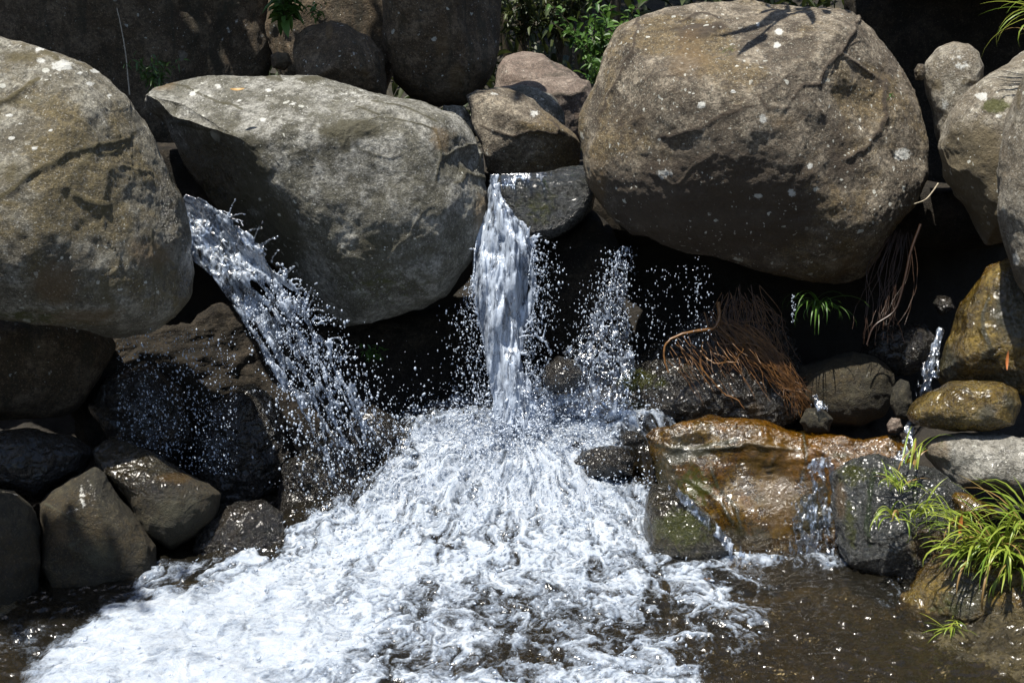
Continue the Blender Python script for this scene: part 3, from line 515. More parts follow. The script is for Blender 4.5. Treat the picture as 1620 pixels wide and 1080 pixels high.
# ------------------------------------------------------------------ ground
def grid_mesh(name, xs, ys, zf, mat, attrs=None):
    X, Y = np.meshgrid(xs, ys, indexing='xy'); Z = zf(X, Y)
    V = np.stack([X, Y, Z], -1).reshape(-1, 3); nx, ny = len(xs), len(ys)
    i = np.arange(nx*ny).reshape(ny, nx)
    Q = np.stack([i[:-1, :-1], i[:-1, 1:], i[1:, 1:], i[1:, :-1]], -1).reshape(-1, 4)
    return mesh_np(name, V, Q, mat, attrs=attrs)
def bed_z(X, Y):
    z = np.interp(Y, [-6, 2.5, 4.6, 5.0, 5.4, 5.9, 6.25, 6.7, 7.2, 8, 10], [-.30, -.26, -.22, -.16, -.06, .22, .38, .48, 1.35, 1.5, 1.6])
    z = z - .34*sstep(-.25, -.6, X)*sstep(4.9, 5.5, Y)*sstep(6.9, 6.3, Y)
    side = sstep(1.75, 2.6, np.abs(X))*sstep(5.8, 4.6, Y)
    z = z + side*.45 + .20*sstep(.8, 1.7, X)*sstep(4.9, 4.0, Y)
    P = np.stack([X, Y, np.zeros_like(X)], -1)
    return z + .07*fbm(P*2.2, 3) + .035*ridged(P*5, 3)
bx_, by_ = np.linspace(-5, 5, 401), np.linspace(-6, 10, 500); wm = np.repeat(sstep(4.8, 5.1, by_), 401)*1.3
bed_o = link('streambed', grid_mesh('streambed', bx_, by_, bed_z, M_bed, {'stain_shadow': wm, 'wet': -wm})); tag(bed_o, kind='structure')  # bed blackened behind the falls: dark rock and painted deep shade

M_soil = rock_mat('forest_soil', (.012, .010, .006), (.03, .024, .013), (.06, .05, .028), lichen=0)
def terr_z(X, Y):
    P = np.stack([X, Y, np.zeros_like(X)], -1)
    return -.8 + 7*sstep(4.5, 14, np.abs(X)) + 2.3*sstep(8.5, 10.5, Y) + 16*sstep(12.5, 40, Y) + .25*fbm(P*.5, 4)
ter = link('hillside', grid_mesh('hillside', np.linspace(-60, 60, 201), np.linspace(-30, 60, 181), terr_z, M_soil)); tag(ter, kind='structure')
def terr1(x, y): return float(terr_z(np.array([x]), np.array([y]))[0])

# ------------------------------------------------------------------ foliage helpers
def leaves_np(P, D, L, W, r, fold=.25, droop=.25):
    """leaf blades: base points P, directions D (unit), lengths L, widths W"""
    n = len(P); up = r.normal(size=(n, 3))*.5+np.array([0, 0, 1.0])
    side = np.cross(D, up); side /= np.linalg.norm(side, axis=1)[:, None]+1e-9; nr = np.cross(side, D)
    L = L[:, None]; W = W[:, None]
    tip = np.array([0, 0, -1.0])*L*droop
    v0 = P; v1 = P+D*L*.35+side*W*.5+nr*W*fold; v2 = P+D*L*.35-side*W*.5+nr*W*fold; v3 = P+D*L*.5
    v4 = P+D*L*.75+side*W*.35+nr*W*fold*.6+tip*.4; v5 = P+D*L*.75-side*W*.35+nr*W*fold*.6+tip*.4; v6 = P+D*L+tip
    v3 = v3+tip*.15
    V = np.stack([v0, v1, v2, v3, v4, v5, v6], 1).reshape(-1, 3); b = (np.arange(n)*7)[:, None]
    Q = np.concatenate([b+np.array([0, 3, 4, 1]), b+np.array([0, 2, 5, 3])]); T = np.concatenate([b+np.array([3, 6, 4]), b+np.array([3, 5, 6])])
    return V, Q, T
def merge(parts):
    Vs, Qs, Ts, k = [], [], [], 0
    for V, Q, T in parts:
        Vs.append(V); 
        if len(Q): Qs.append(Q+k)
        if len(T): Ts.append(T+k)
        k += len(V)
    f = []
    if Qs: f.append(np.concatenate(Qs))
    if Ts: f.append(np.concatenate(Ts))
    return np.concatenate(Vs), f
def tube_np(pts, rad, sides=5):
    pts = np.asarray(pts, float); m = len(pts); T = np.gradient(pts, axis=0); T /= np.linalg.norm(T, axis=1)[:, None]+1e-9
    ref = np.array([.3, .2, 1.0]) if abs(T[0, 2]) < .9 else np.array([1.0, .1, 0])
    A = np.cross(T, ref); A /= np.linalg.norm(A, axis=1)[:, None]+1e-9; B = np.cross(T, A)
    a = np.arange(sides)/sides*2*math.pi; rad = np.broadcast_to(rad, (m,))
    V = (pts[:, None]+rad[:, None, None]*(A[:, None]*np.cos(a)[None, :, None]+B[:, None]*np.sin(a)[None, :, None])).reshape(-1, 3)
    i = np.arange(m*sides).reshape(m, sides); j = np.roll(i, -1, 1)
    Q = np.stack([i[:-1], i[1:], j[1:], j[:-1]], -1).reshape(-1, 4)
    return V, Q, np.zeros((0, 3), int)
def curve(ctrl, m=20):
    """Catmull-Rom through control points"""
    p = np.asarray(ctrl, float); p = np.vstack([2*p[0]-p[1], p, 2*p[-1]-p[-2]]); out = []
    k = len(p)-3; ts = np.linspace(0, k-1e-6, m)
    for t in ts:
        i = int(t); f = t-i; a, b, c, d = p[i:i+4]
        out.append(.5*((2*b)+(-a+c)*f+(2*a-5*b+4*c-d)*f*f+(-a+3*b-3*c+d)*f**3))
    return np.array(out)
def blade_np(base, az, el, L, W, droop, m=8, tw=0.0):
    """one arching grass blade as a folded ribbon"""
    p = np.array(base, float); pts = [p.copy()]; a = el; dirs = []
    for i in range(m):
        d = np.array([math.cos(az)*math.cos(a), math.sin(az)*math.cos(a), math.sin(a)]); dirs.append(d)
        p = p+d*L/m; pts.append(p.copy()); a -= droop/m*(.5+1.4*i/m)
    pts = np.array(pts); dirs.append(dirs[-1]); dirs = np.array(dirs)
    side = np.array([-math.sin(az+tw), math.cos(az+tw), 0]); nr = np.cross(side, dirs)
    t = np.linspace(0, 1, m+1); wd = W*np.clip(np.minimum(.55+t*2.2, 1.0), 0, 1)*(1-t**2.6)+.0003
    V = np.stack([pts-side*wd[:, None]*.5+nr*wd[:, None]*.18, pts, pts+side*wd[:, None]*.5+nr*wd[:, None]*.18], 1).reshape(-1, 3)
    i = np.arange((m+1)*3).reshape(m+1, 3)
    Q = np.concatenate([np.stack([i[:-1, k], i[:-1, k+1], i[1:, k+1], i[1:, k]], -1) for k in (0, 1)])
    return V, Q, np.zeros((0, 3), int)

M_grass = leaf_mat('grass_blade', (.12, .21, .02), (.34, .38, .06), .35, .38, True)
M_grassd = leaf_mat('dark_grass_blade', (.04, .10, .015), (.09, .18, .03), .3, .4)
M_leaf = leaf_mat('green_leaf', (.035, .085, .02), (.09, .17, .03), .3, .4)
M_leafb = leaf_mat('bright_leaf', (.04, .10, .02), (.10, .19, .035), .35, .45)
M_leafd = leaf_mat('forest_leaf', (.02, .035, .01), (.06, .075, .02), .25, .5)
M_dry = leaf_mat('dry_leaf', (.35, .19, .05), (.42, .26, .08), .2, .5)
M_oran = leaf_mat('orange_leaf', (.42, .12, .03), (.45, .17, .05), .2, .5)
M_bark = root_mat('bark', (.05, .038, .025), (.10, .08, .05))
M_root = root_mat('fine_root', (.045, .020, .007), (.20, .095, .028))
M_rootd = root_mat('dark_root', (.022, .012, .007), (.06, .03, .016))
M_twig = root_mat('pale_twig', (.35, .30, .22), (.42, .36, .26))

def tone(V, per, r): return np.repeat(r.random(len(V)//per+1), per)[:len(V)]
def grass(label, spots, mat, group, seed, name='grass_tuft', cat='grass tuft'):
    """spots: (px,py,Y,n,L,W,az0,az_spread,el,droop)"""
    r = np.random.default_rng(seed); parts = []; tn = []
    b0 = at(*spots[0][:3])
    for (px, py, Y, n, L, W, az0, asp, el, dr) in spots:
        b = at(px, py, Y)
        for i in range(n):
            az = math.radians(az0+r.uniform(-asp, asp)); e = math.radians(el+r.normal(0, 14))
            bb = b+r.normal(0, 1, 3)*np.array([.02, .02, .008]) - b0
            q = blade_np(bb, az, e, L*r.uniform(.45, 1.15), W*r.uniform(.6, 1.5), math.radians(dr*r.uniform(.35, 1.5)), tw=r.normal(0, .5))
            parts.append(q); tn.append(np.full(len(q[0]), r.random()**.8))
    V, f = merge(parts)
    o = link(name, mesh_np(name, V, f, mat, attrs={'tone': np.concatenate(tn)}), loc=b0)
    return tag(o, label, cat, group)
G = 'grass tufts rooted among the wet rocks'
grass('largest sunlit grass tuft, arching over the low golden rock at the pool edge', [(1575, 880, 4.38, 80, .36, .014, 215, 85, 55, 120), (1605, 900, 4.34, 60, .34, .013, 240, 80, 50, 130), (1540, 880, 4.42, 40, .28, .012, 190, 60, 50, 110)], M_grass, G, 11)
grass('sunlit grass tuft at the right border, beside the largest tuft', [(1632, 850, 4.45, 46, .36, .013, 200, 90, 62, 100), (1610, 835, 4.5, 14, .26, .009, 180, 80, 60, 90)], M_grass, G, 12)
grass('grass tuft with tall bent blades left of the silvery stone', [(1438, 738, 4.75, 12, .24, .008, 40, 40, 66, 110), (1425, 770, 4.74, 40, .13, .006, 230, 140, 50, 110)], M_grass, G, 13)
grass('grass tuft with broad drooping blades on the green-grey rock', [(1412, 815, 4.66, 16, .22, .010, 280, 70, 45, 150), (1450, 815, 4.64, 20, .22, .008, 300, 80, 50, 130)], M_grass, G, 14)
grass('small upright grass tuft just below the orange-brown stone slab', [(1515, 832, 4.52, 26, .20, .009, 210, 110, 60, 120)], M_grass, G, 15)
grass('short fine grass tuft trailing in the water below the golden rock', [(1505, 990, 4.2, 24, .13, .005, 250, 90, 20, 60)], M_grass, G, 16)
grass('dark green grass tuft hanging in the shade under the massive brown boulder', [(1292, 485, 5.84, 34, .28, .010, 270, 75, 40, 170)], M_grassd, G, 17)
grass('grass blades hanging into the top right corner before the black hollow', [(1660, 20, 5.55, 16, .36, .012, 185, 45, 20, 80), (1650, 60, 5.5, 10, .26, .010, 200, 40, 30, 130)], M_grass, G, 18)

def shrub(name, label, cat, px, py, Y, nst, h, nl, L, W, mat, seed, spread=.5, group=None, bare=0.25, kind=None):
    r = np.random.default_rng(seed); b = at(px, py, Y); st, P, D, Ls, Ws = [], [], [], [], []
    for i in range(nst):
        az = r.uniform(0, 2*math.pi); tip = np.array([math.cos(az)*spread*h*r.uniform(.3, 1), math.sin(az)*spread*h*r.uniform(.3, 1), h*r.uniform(.55, 1.05)])
        mid = tip*np.array([.3, .3, .55])+r.normal(0, .04*h, 3); c = curve([np.zeros(3)+r.normal(0, .01, 3), mid, tip], 8)
        st.append(tube_np(c, np.linspace(.012, .004, 8)*max(h, .15)*.6, 4))
        for j in range(nl):
            t = r.uniform(bare, 1); k = t*7; p = c[int(min(k, 6))]*(1-k % 1)+c[int(min(k, 6))+1]*(k % 1)
            d = r.normal(size=3)+np.array([0, 0, .25]); d /= np.linalg.norm(d); P.append(p+d*.02*h); D.append(d)
            q = r.uniform(.55, 1.15); Ls.append(L*q); Ws.append(W*q)
    root = empty(name, b); tag(root, label, cat, group, kind)
    V, f = merge(st); link('stem', mesh_np('stem', V, f, M_bark, attrs={'tone': np.full(len(V), .4)}), root)
    V, Q, T = leaves_np(np.array(P), np.array(D), np.array(Ls), np.array(Ws), r)
    link('foliage', mesh_np('foliage', V, [Q, T], mat, attrs={'tone': tone(V, 7, r)}), root)
    return root
shrub('plant', 'broad-leaved green plant above the pointed grey rock, top left', 'plant', 452, 62, 7.3, 6, .42, 14, .13, .055, M_leafb, 21, .35, bare=.35)
shrub('plant', 'thin creeping green plant trailing over the pointed grey rock', 'plant', 505, 36, 7.3, 5, .12, 10, .045, .016, M_leafb, 22, 1.3)
shrub('plant', 'dark narrow-leaved plant in the gap left of the long grey boulder', 'plant', 245, 148, 6.9, 9, .22, 16, .07, .014, M_leaf, 23, .9)
shrub('plant', 'tiny green seedling in a crack of the massive brown boulder', 'plant', 1411, 156, 5.52, 2, .03, 4, .022, .010, M_leafb, 24, .8)
shrub('bush', 'bright green bush at forest edge beside the massive brown boulder', 'bush', 945, 135, 10.6, 14, .75, 34, .10, .042, M_leafb, 25, .75)
shrub('bush', 'low yellow-green bush touching the massive brown boulder behind the pink one', 'bush', 950, 150, 9.6, 7, .3, 20, .09, .03, M_leafb, 26, .7)
shrub('bush', 'dusky bush in the forest above the flat-topped pinkish boulder', 'bush', 830, 80, 11.6, 14, .8, 40, .10, .04, M_leafd, 27, .7)
shrub('bush', 'olive bush hanging over the forest floor in the middle of the gap', 'bush', 885, 90, 12.2, 16, 1.0, 40, .11, .04, M_leafd, 28, .6)
shrub('fern', 'moss-green fern in the dark behind the left spray', 'fern', 590, 575, 6.12, 6, .10, 12, .05, .012, M_grassd, 29, 1.0)

# thin forest trees behind the gap, each with its own crown high above the picture
def tree(label, x, y, h, rad, cr, nleaf, seed, lean=(0, 0), group='trees of the dark forest behind', leafL=.22, crown_off=(0, 0, 0), flat=(1, 1, .6), mat=None):
    r = np.random.default_rng(seed); z0 = terr1(x, y)-.1; root = empty('tree', (x, y, z0)); tag(root, label, 'tree', group)
    top = np.array([lean[0], lean[1], h]); c = curve([np.zeros(3), top*.33+r.normal(0, .12, 3)*[1, 1, 0], top*.66+r.normal(0, .15, 3)*[1, 1, 0], top], 14)
    link('trunk', (lambda q: mesh_np('trunk', q[0], [q[1]], M_bark, attrs={'tone': np.full(len(q[0]), r.random())}))(tube_np(c, np.linspace(rad, rad*.35, 14), 8)), root)
    cc = top+np.array(crown_off); P = []; br = []
    for i in range(14):
        d = r.normal(size=3); d /= np.linalg.norm(d); e = cc+d*cr*r.uniform(.5, 1)*np.array(flat)
        br.append(tube_np(curve([top*.8, (top*.85+e)/2+r.normal(0, .1, 3), e], 7), np.linspace(rad*.35, rad*.08, 7), 5))
        k = nleaf//14; P.append(e+r.normal(0, .30*cr, (k, 3))*np.array(flat))
    V, f = merge(br); link('branches', mesh_np('branches', V, f, M_bark, attrs={'tone': np.full(len(V), .5)}), root)
    P = np.concatenate(P); D = r.normal(size=P.shape)-np.array([0, 0, .3]); D /= np.linalg.norm(D, axis=1)[:, None]; q = r.uniform(.6, 1.2, len(P))
    V, Q, T = leaves_np(P, D, leafL*q, leafL*.42*q, r)
    link('crown', mesh_np('crown', V, [Q, T], mat or M_leafd, attrs={'tone': tone(V, 7, r)}), root)
    return root
tl = ['thin dark trunk directly behind the flat-topped pinkish boulder', 'slim leaning trunk at the left end of the forest gap', 'slender trunk in the middle of the forest gap', 'pair-thin trunk right of the middle of the forest gap', 'dark trunk nearest to the massive brown boulder in the gap',
      'distant grey trunk seen high in the forest gap', 'distant slim trunk behind the bright green bush', 'deep-set trunk at the left of the forest gap', 'thick shaded trunk far back in the forest gap']
for i, (px, Y, rr) in enumerate([(838, 12.6, .05), (812, 13.6, .04), (876, 13.2, .035), (905, 12.9, .04), (962, 12.4, .06), (895, 16, .07), (935, 15.4, .05), (800, 17, .08), (860, 18, .11)]):
    x = at(px, 50, Y)[0]; tree(tl[i], x, Y, 6.5+i % 3, rr, 1.5, 1400, 40+i, lean=(random.uniform(-.6, .6), -.3), leafL=.26)
tree('tall tree outside the photo whose crown shades the dark rock face at left', -4.6, 9.3, 6.2, .20, 1.0, 6400, 60, lean=(1.5, -2.75), crown_off=(.2, -.1, -.3), leafL=.24, flat=(2.0, .5, .5), group=None)
tree('tall tree outside the photo whose crown shades the streaked boulder, top centre', -3.4, 10.6, 5.0, .16, .9, 4200, 61, lean=(1.75, -4.2), crown_off=(0, 0, -.2), leafL=.22, flat=(.7, .5, .5), group=None)
tree('tall tree outside the photo whose crown shades the olive rocks at lower left', -6.2, 2.2, 6.6, .2, 1.0, 7000, 64, lean=(2.2, .62), crown_off=(.1, 0, -.2), leafL=.17, flat=(.50, .22, .3), group=None)
def arching_branch(label, pts, nl, L, W, seed):
    r = np.random.default_rng(seed); b = np.array(pts[0]); c = curve(np.array(pts)-b, 16); root = empty('branch', b); tag(root, label, 'branch')
    q = tube_np(c, np.linspace(.03, .008, 16), 6); link('stem', mesh_np('stem', q[0], [q[1]], M_bark, attrs={'tone': np.full(len(q[0]), .5)}), root)
    ps = []
    for i in range(nl):
        k = r.uniform(9, 15); p = c[int(min(k, 14))]; ps.append(blade_np(p+r.normal(0, .06, 3), r.uniform(0, 6.3), r.uniform(-.6, .7), L*r.uniform(.6, 1.2), W*r.uniform(.7, 1.2), 1.3))
    V, f = merge(ps); link('foliage', mesh_np('foliage', V, f, M_leaf, attrs={'tone': tone(V, 27, r)}), root)
arching_branch('arching branch outside the photo whose long leaves shade the massive brown boulder', [(2.9, 7.3, 2.9), (2.2, 6.6, 3.9), (1.35, 5.9, 4.05), (.85, 5.45, 3.8)], 16, .40, .055, 63)

# forest floor plants far back: a mass nobody could count
r = np.random.default_rng(70); n = 16000
x = r.uniform(-9, 12, n); y = 11.2+r.random(n)**1.5*16; z = terr_z(x, y)+r.random(n)**2*2.6
D = r.normal(size=(n, 3)); D[:, 2] -= .4; D /= np.linalg.norm(D, axis=1)[:, None]; q = r.uniform(.5, 1.3, n)
V, Q, T = leaves_np(np.stack([x, y, z], -1), D, .26*q, .07*q, r)
tag(link('undergrowth', mesh_np('undergrowth', V, [Q, T], M_leafd, attrs={'tone': tone(V, 7, r)})), kind='stuff')

# ------------------------------------------------------------------ roots, stalks, fallen leaves
r = np.random.default_rng(80)
def root_path(pts, Y0, Y1, jit, m=22):
    p = np.array(pts, float); Y = np.linspace(Y0, Y1, len(p)); c = curve([at(a, b, yy) for (a, b), yy in zip(p+r.normal(0, jit, p.shape), Y)], m); o = r.uniform(-30, 30, 3); w = np.linspace(0, 1, m)[:, None]
    return c+(.016*np.stack([fbm(c*9+o+q, 2) for q in (0, 11, 23)], -1)*w if jit >= 2 else 0)
parts, tn = [], []
def addr(q): parts.append(q); tn.append(np.full(len(q[0]), r.random()))
for i in range(95):                      # main bundle sweeping to the right
    t = r.random(); addr(tube_np(root_path([(1120+60*t, 500+20*t), (1140+60*t+r.normal(0, 6), 535-8*t), (1190+45*t, 570-10*t), (1235+25*t, 610-10*t), (1255+28*t+r.normal(0, 6), 635+r.normal(0, 16))], 5.90, 5.76, 6.5), np.linspace(.0026, .0007, 22)*r.choice([.5, .7, 1, 1.8]), 5))
for i in range(75):                      # curtain hanging behind it
    t = r.random(); L = r.uniform(.5, 1.0); x0 = 1130+105*t
    addr(tube_np(root_path([(x0*.6+1165*.4, 470+r.normal(0, 6)), (x0+r.normal(0, 4), 500), (x0+6*t+r.normal(0, 7), 500+50*L), (x0+10+12*t+r.normal(0, 9), 500+100*L)], 5.98, 5.84, 5), np.linspace(.0024, .0008, 22)*r.uniform(.5, 1.4), 5))
for i in range(46):                      # wisps on the mound
    x0 = r.uniform(1050, 1180); y0 = r.uniform(530, 575); L = r.uniform(20, 70)
    addr(tube_np(root_path([(x0, y0), (x0+L*.35+r.normal(0, 5), y0+L*.5), (x0+L*.6+r.normal(0, 9), y0+L)], 5.86, 5.76, 2), np.linspace(.003, .0008, 22)*r.uniform(.5, 1.2), 5))
V, f = merge(parts); rb = at(1180, 520, 5.9)
ro = empty('root_mass', rb); tag(ro, 'mass of orange-brown tree roots hanging over the black mound', 'roots')
link('fine_roots', mesh_np('fine_roots', V-rb, f, M_root, attrs={'tone': np.concatenate(tn)}), ro)
for pts, w0 in (([(1136, 478), (1138, 500), (1130, 518), (1100, 524), (1070, 532), (1052, 546), (1050, 570), (1058, 590)], .011), ([(1108, 556), (1118, 566), (1132, 574), (1150, 573), (1168, 572)], .006), ([(1108, 556), (1110, 580), (1125, 602), (1145, 622), (1165, 632), (1178, 646)], .006)):
    c = root_path(pts, 5.86, 5.74, .6, 34); q = tube_np(c+r.normal(0, .0015, c.shape), np.linspace(w0, w0*.35, 34), 8)
    link('thick_root', mesh_np('thick_root', q[0]-rb, [q[1]], M_root, attrs={'tone': np.full(len(q[0]), .75)}), ro)
parts = []
for i in range(24):
    x0 = r.uniform(1380, 1450); parts.append(tube_np(root_path([(x0*.5+1440*.5, 372), (x0+r.normal(0, 6), 430), (x0-10+r.normal(0, 8), 480), (x0-14+r.normal(0, 10), 510+r.uniform(0, 40))], 5.9, 5.72, 3), np.linspace(.003, .001, 22)*r.uniform(.5, 1.2), 4))
parts.append(tube_np(root_path([(1455, 355), (1440, 400), (1432, 440), (1415, 490), (1385, 515), (1372, 545)], 5.78, 5.68, 1), np.linspace(.008, .004, 22), 6))
V, f = merge(parts); rb = at(1420, 440, 5.8)
tag(link('root_curtain', mesh_np('root_curtain', V-rb, f, M_rootd, attrs={'tone': tone(V, 110, r)}), loc=rb), 'dark hanging roots in the cleft right of the massive brown boulder', 'roots')
def single_tube(name, label, cat, pts, Y0, Y1, w0, w1, mat, jit=1.0):
    c = root_path(pts, Y0, Y1, jit, 30); b = c[-1].copy(); q = tube_np(c-b, np.linspace(w0, w1, 30), 6)
    tag(link(name, mesh_np(name, q[0], [q[1]], mat, attrs={'tone': np.full(len(q[0]), .6)}), loc=b), label, cat)
single_tube('stalk', 'thin dry stalk standing against the dark rock face at left', 'stalk', [(186, 14), (192, 45), (199, 85), (202, 120), (206, 150)], 7.35, 7.2, .003, .005, M_twig)
single_tube('twig', 'pale curved twig between the massive brown and freckled boulders', 'twig', [(1484, 290), (1476, 303), (1464, 316), (1446, 323)], 5.55, 5.42, .004, .0025, M_twig, .3)
single_tube('twig', 'short straw-coloured twig lying on rock at the left border', 'twig', [(-6, 778), (12, 779), (28, 783)], 4.68, 4.70, .005, .003, M_twig, .2)
def fallen(name, label, px, py, Y, L, W, ang, mat, tilt=(0, -.5, .87)):
    b = at(px, py, Y); nr = np.array(tilt, float); nr /= np.linalg.norm(nr); d = np.array([math.cos(ang), 0, math.sin(ang)]); d -= nr*(d@nr); d /= np.linalg.norm(d); s = np.cross(nr, d)
    t = np.linspace(0, 1, 9); wd = W*np.sin(np.pi*np.clip(t, .02, .98))**.7; rr = np.random.default_rng(int(px))
    mid = np.outer((t-.5)*L, d)+np.outer(.12*L*(t-.5)**2*4, nr)
    V = np.stack([mid-np.outer(wd*.5, s)+np.outer(wd*.3*rr.uniform(.4, 1), nr), mid, mid+np.outer(wd*.5, s)+np.outer(wd*.3, nr)], 1).reshape(-1, 3)
    i = np.arange(27).reshape(9, 3); Q = np.concatenate([np.stack([i[:-1, k], i[:-1, k+1], i[1:, k+1], i[1:, k]], -1) for k in (0, 1)])
    tag(link(name, mesh_np(name, V, Q, mat, attrs={'tone': np.full(27, .5)}), loc=b), label, 'leaf')
fallen('fallen_leaf', 'dry tan leaf lying on top of the long grey boulder', 376, 143, 5.66, .07, .022, .1, M_dry)
fallen('fallen_leaf', 'narrow orange leaf stuck on the glistening golden and black boulder', 1593, 570, 5.08, .09, .014, 1.5, M_oran, (-.1, -.95, .3))
fallen('fallen_leaf', 'yellow leaf drifting on the foamy pool near the orange ledge', 1119, 917, 4.74, .04, .022, .6, M_dry, (0, -.1, 1))
fallen('fallen_leaf', 'rusty brown leaf hanging among grass below the orange-brown stone slab', 1519, 830, 4.42, .09, .018, 1.5, M_oran, (-.1, -.95, .2))

# ------------------------------------------------------------------ the pool and the foaming cascade
M_water = water_mat('stream_water')
FOAM = [(636, 662), (700, 652), (780, 640), (850, 628), (905, 636), (960, 652), (1040, 660), (1062, 668), (1005, 684), (965, 712), (965, 745), (1015, 765), (1045, 800), (1050, 860), (1060, 900), (1128, 935), (1150, 990), (1130, 1080), (1140, 1300), (0, 1300), (40, 1075), (110, 1015), (170, 965), (225, 925), (320, 905), (415, 880), (440, 850), (480, 812), (560, 785), (585, 745), (636, 720)]
def casc(Y): return np.interp(Y, [3, 4.80, 5.1, 5.35, 5.6, 5.85, 6.1, 6.4], [0, 0, .035, .10, .25, .385, .43, .45])
xs = np.arange(-2.9, 2.9, .0055); ys = np.arange(3.2, 6.4, .0055)
X, Y = np.meshgrid(xs, ys, indexing='xy'); zc = casc(Y)
px, py = proj(np.stack([X, Y, zc], -1)); P = np.stack([X, Y, zc*0], -1)
wob = fbm(P*5, 3); px_, py_ = px+wob*26, py+fbm(P*5+9, 3)*22
step = 4; sdc = sdpoly(px_[::step, ::step], py_[::step, ::step], FOAM)                # coarse, then bilinear
def upsample(A, shp):
    iy = np.arange(shp[0])/step; ix = np.arange(shp[1])/step
    y0 = np.minimum(iy.astype(int), A.shape[0]-2); x0 = np.minimum(ix.astype(int), A.shape[1]-2); fy = np.clip(iy-y0, 0, 1)[:, None]; fx = np.clip(ix-x0, 0, 1)[None]
    return A[y0][:, x0]*(1-fy)*(1-fx)+A[y0+1][:, x0]*fy*(1-fx)+A[y0][:, x0+1]*(1-fy)*fx+A[y0+1][:, x0+1]*fy*fx
sd = upsample(sdc, X.shape)
soft = sstep(850, 1000, px)*sstep(860, 930, py)
dens = sstep(-28, 40, sd)*(1-soft)+soft*(.8*sstep(-60, 110, sd)+.2*sstep(-150, 0, sd))
for (bx, by, rx, ry, a) in [(700, 870, 34, 30, .75), (690, 965, 90, 34, .62), (630, 1040, 60, 46, .6), (800, 950, 70, 40, .5), (860, 1010, 120, 60, .55), (960, 1000, 110, 60, .5), (1060, 1000, 70, 70, .5), (1040, 940, 50, 40, .4), (790, 860, 60, 40, .35), (930, 880, 70, 40, .35), (690, 810, 60, 30, .2), (1000, 860, 40, 60, .45), (300, 925, 60, 18, .55), (740, 1060, 120, 40, .5), (500, 1080, 80, 20, .45), (920, 705, 26, 14, .5), (560, 800, 60, 26, .25), (470, 840, 40, 24, .3)]:
    dens -= .55*a*np.exp(-(((px-bx)/rx)**2+((py-by)/ry)**2))
for (bx, by, rx, ry, a) in [(1200, 882, 130, 10, .50), (1290, 888, 40, 12, .45), (1120, 925, 80, 40, .32), (1160, 975, 50, 36, .2), (1410, 940, 30, 26, .3), (80, 1010, 120, 34, .30), (260, 905, 90, 20, .3)]:
    dens += a*np.exp(-(((px-bx)/rx)**2+((py-by)/ry)**2))
Rr = np.hypot(X-.05, Y-5.8); Aa = np.arctan2(X-.05, 5.8-Y)
PF = np.stack([Aa*(.55+.35*Rr)*1.5, Rr*.85, np.zeros_like(X)], -1)+.11*np.stack([wob, fbm(P*6+70, 3), wob*0], -1)
bil = 1-np.abs(perlin(P*9+3))*2; bil2 = 1-np.abs(perlin(P*27+8))*2; bil3 = fbm(P*60, 2)
flow = fbm(PF*6, 4)
calm = sstep(880, 960, py)*sstep(580, 400, px)                              # smoother milky tongue at lower left
pock = fbm(PF*30+5, 3); pock2 = fbm(PF*13+2, 3); fmid = fbm(PF*5+31, 3)
edge = sstep(.02, .3, dens)
frn = sstep(900, 1000, py)*sstep(520, 640, px)
foam = np.clip(.95*dens + .5*flow*sstep(1.2, .5, dens)*edge + (.40*pock+.42*pock2+.38*fmid)*(1-.55*calm)*edge + .16*bil3*(1-.6*calm)*edge - .10 - .14*frn, -.3, 1.15)
foam = np.where(dens < .03, -.3, foam)
M = sstep(-75, 5, sd); lift = sstep(0, .12, zc)
fo = np.clip(foam, 0, 1)
big = fbm(P*3.2, 2)
body = sstep(.05, .7, dens+.25*flow)
hz = .40*bil+.5*fbm(PF*7+3, 2)+.05*fbm(PF*24, 2)
z = zc*M + body*(.014+.008*sstep(.1, .9, foam)) + body*(.012+.040*lift)*hz*(1-.5*calm) + (.02+.05*lift)*body*big
rip = 1.55*(.007*fbm(P*np.array([4.5, 7, 1]), 2) + .0075*fbm(P*np.array([11, 17, 1])+wob[..., None]*2, 2) + .0030*fbm(P*np.array([26, 42, 1])+wob[..., None]*3, 2))
z = z + rip*(1-.5*fo)
V = np.stack([X, Y, z], -1).reshape(-1, 3); i = np.arange(V.shape[0]).reshape(X.shape)
Q = np.stack([i[:-1, :-1], i[:-1, 1:], i[1:, 1:], i[1:, :-1]], -1).reshape(-1, 4)
tag(link('water', mesh_np('water', V, Q, M_water, attrs={'foam': foam.ravel()})), kind='structure')
zgrid = z

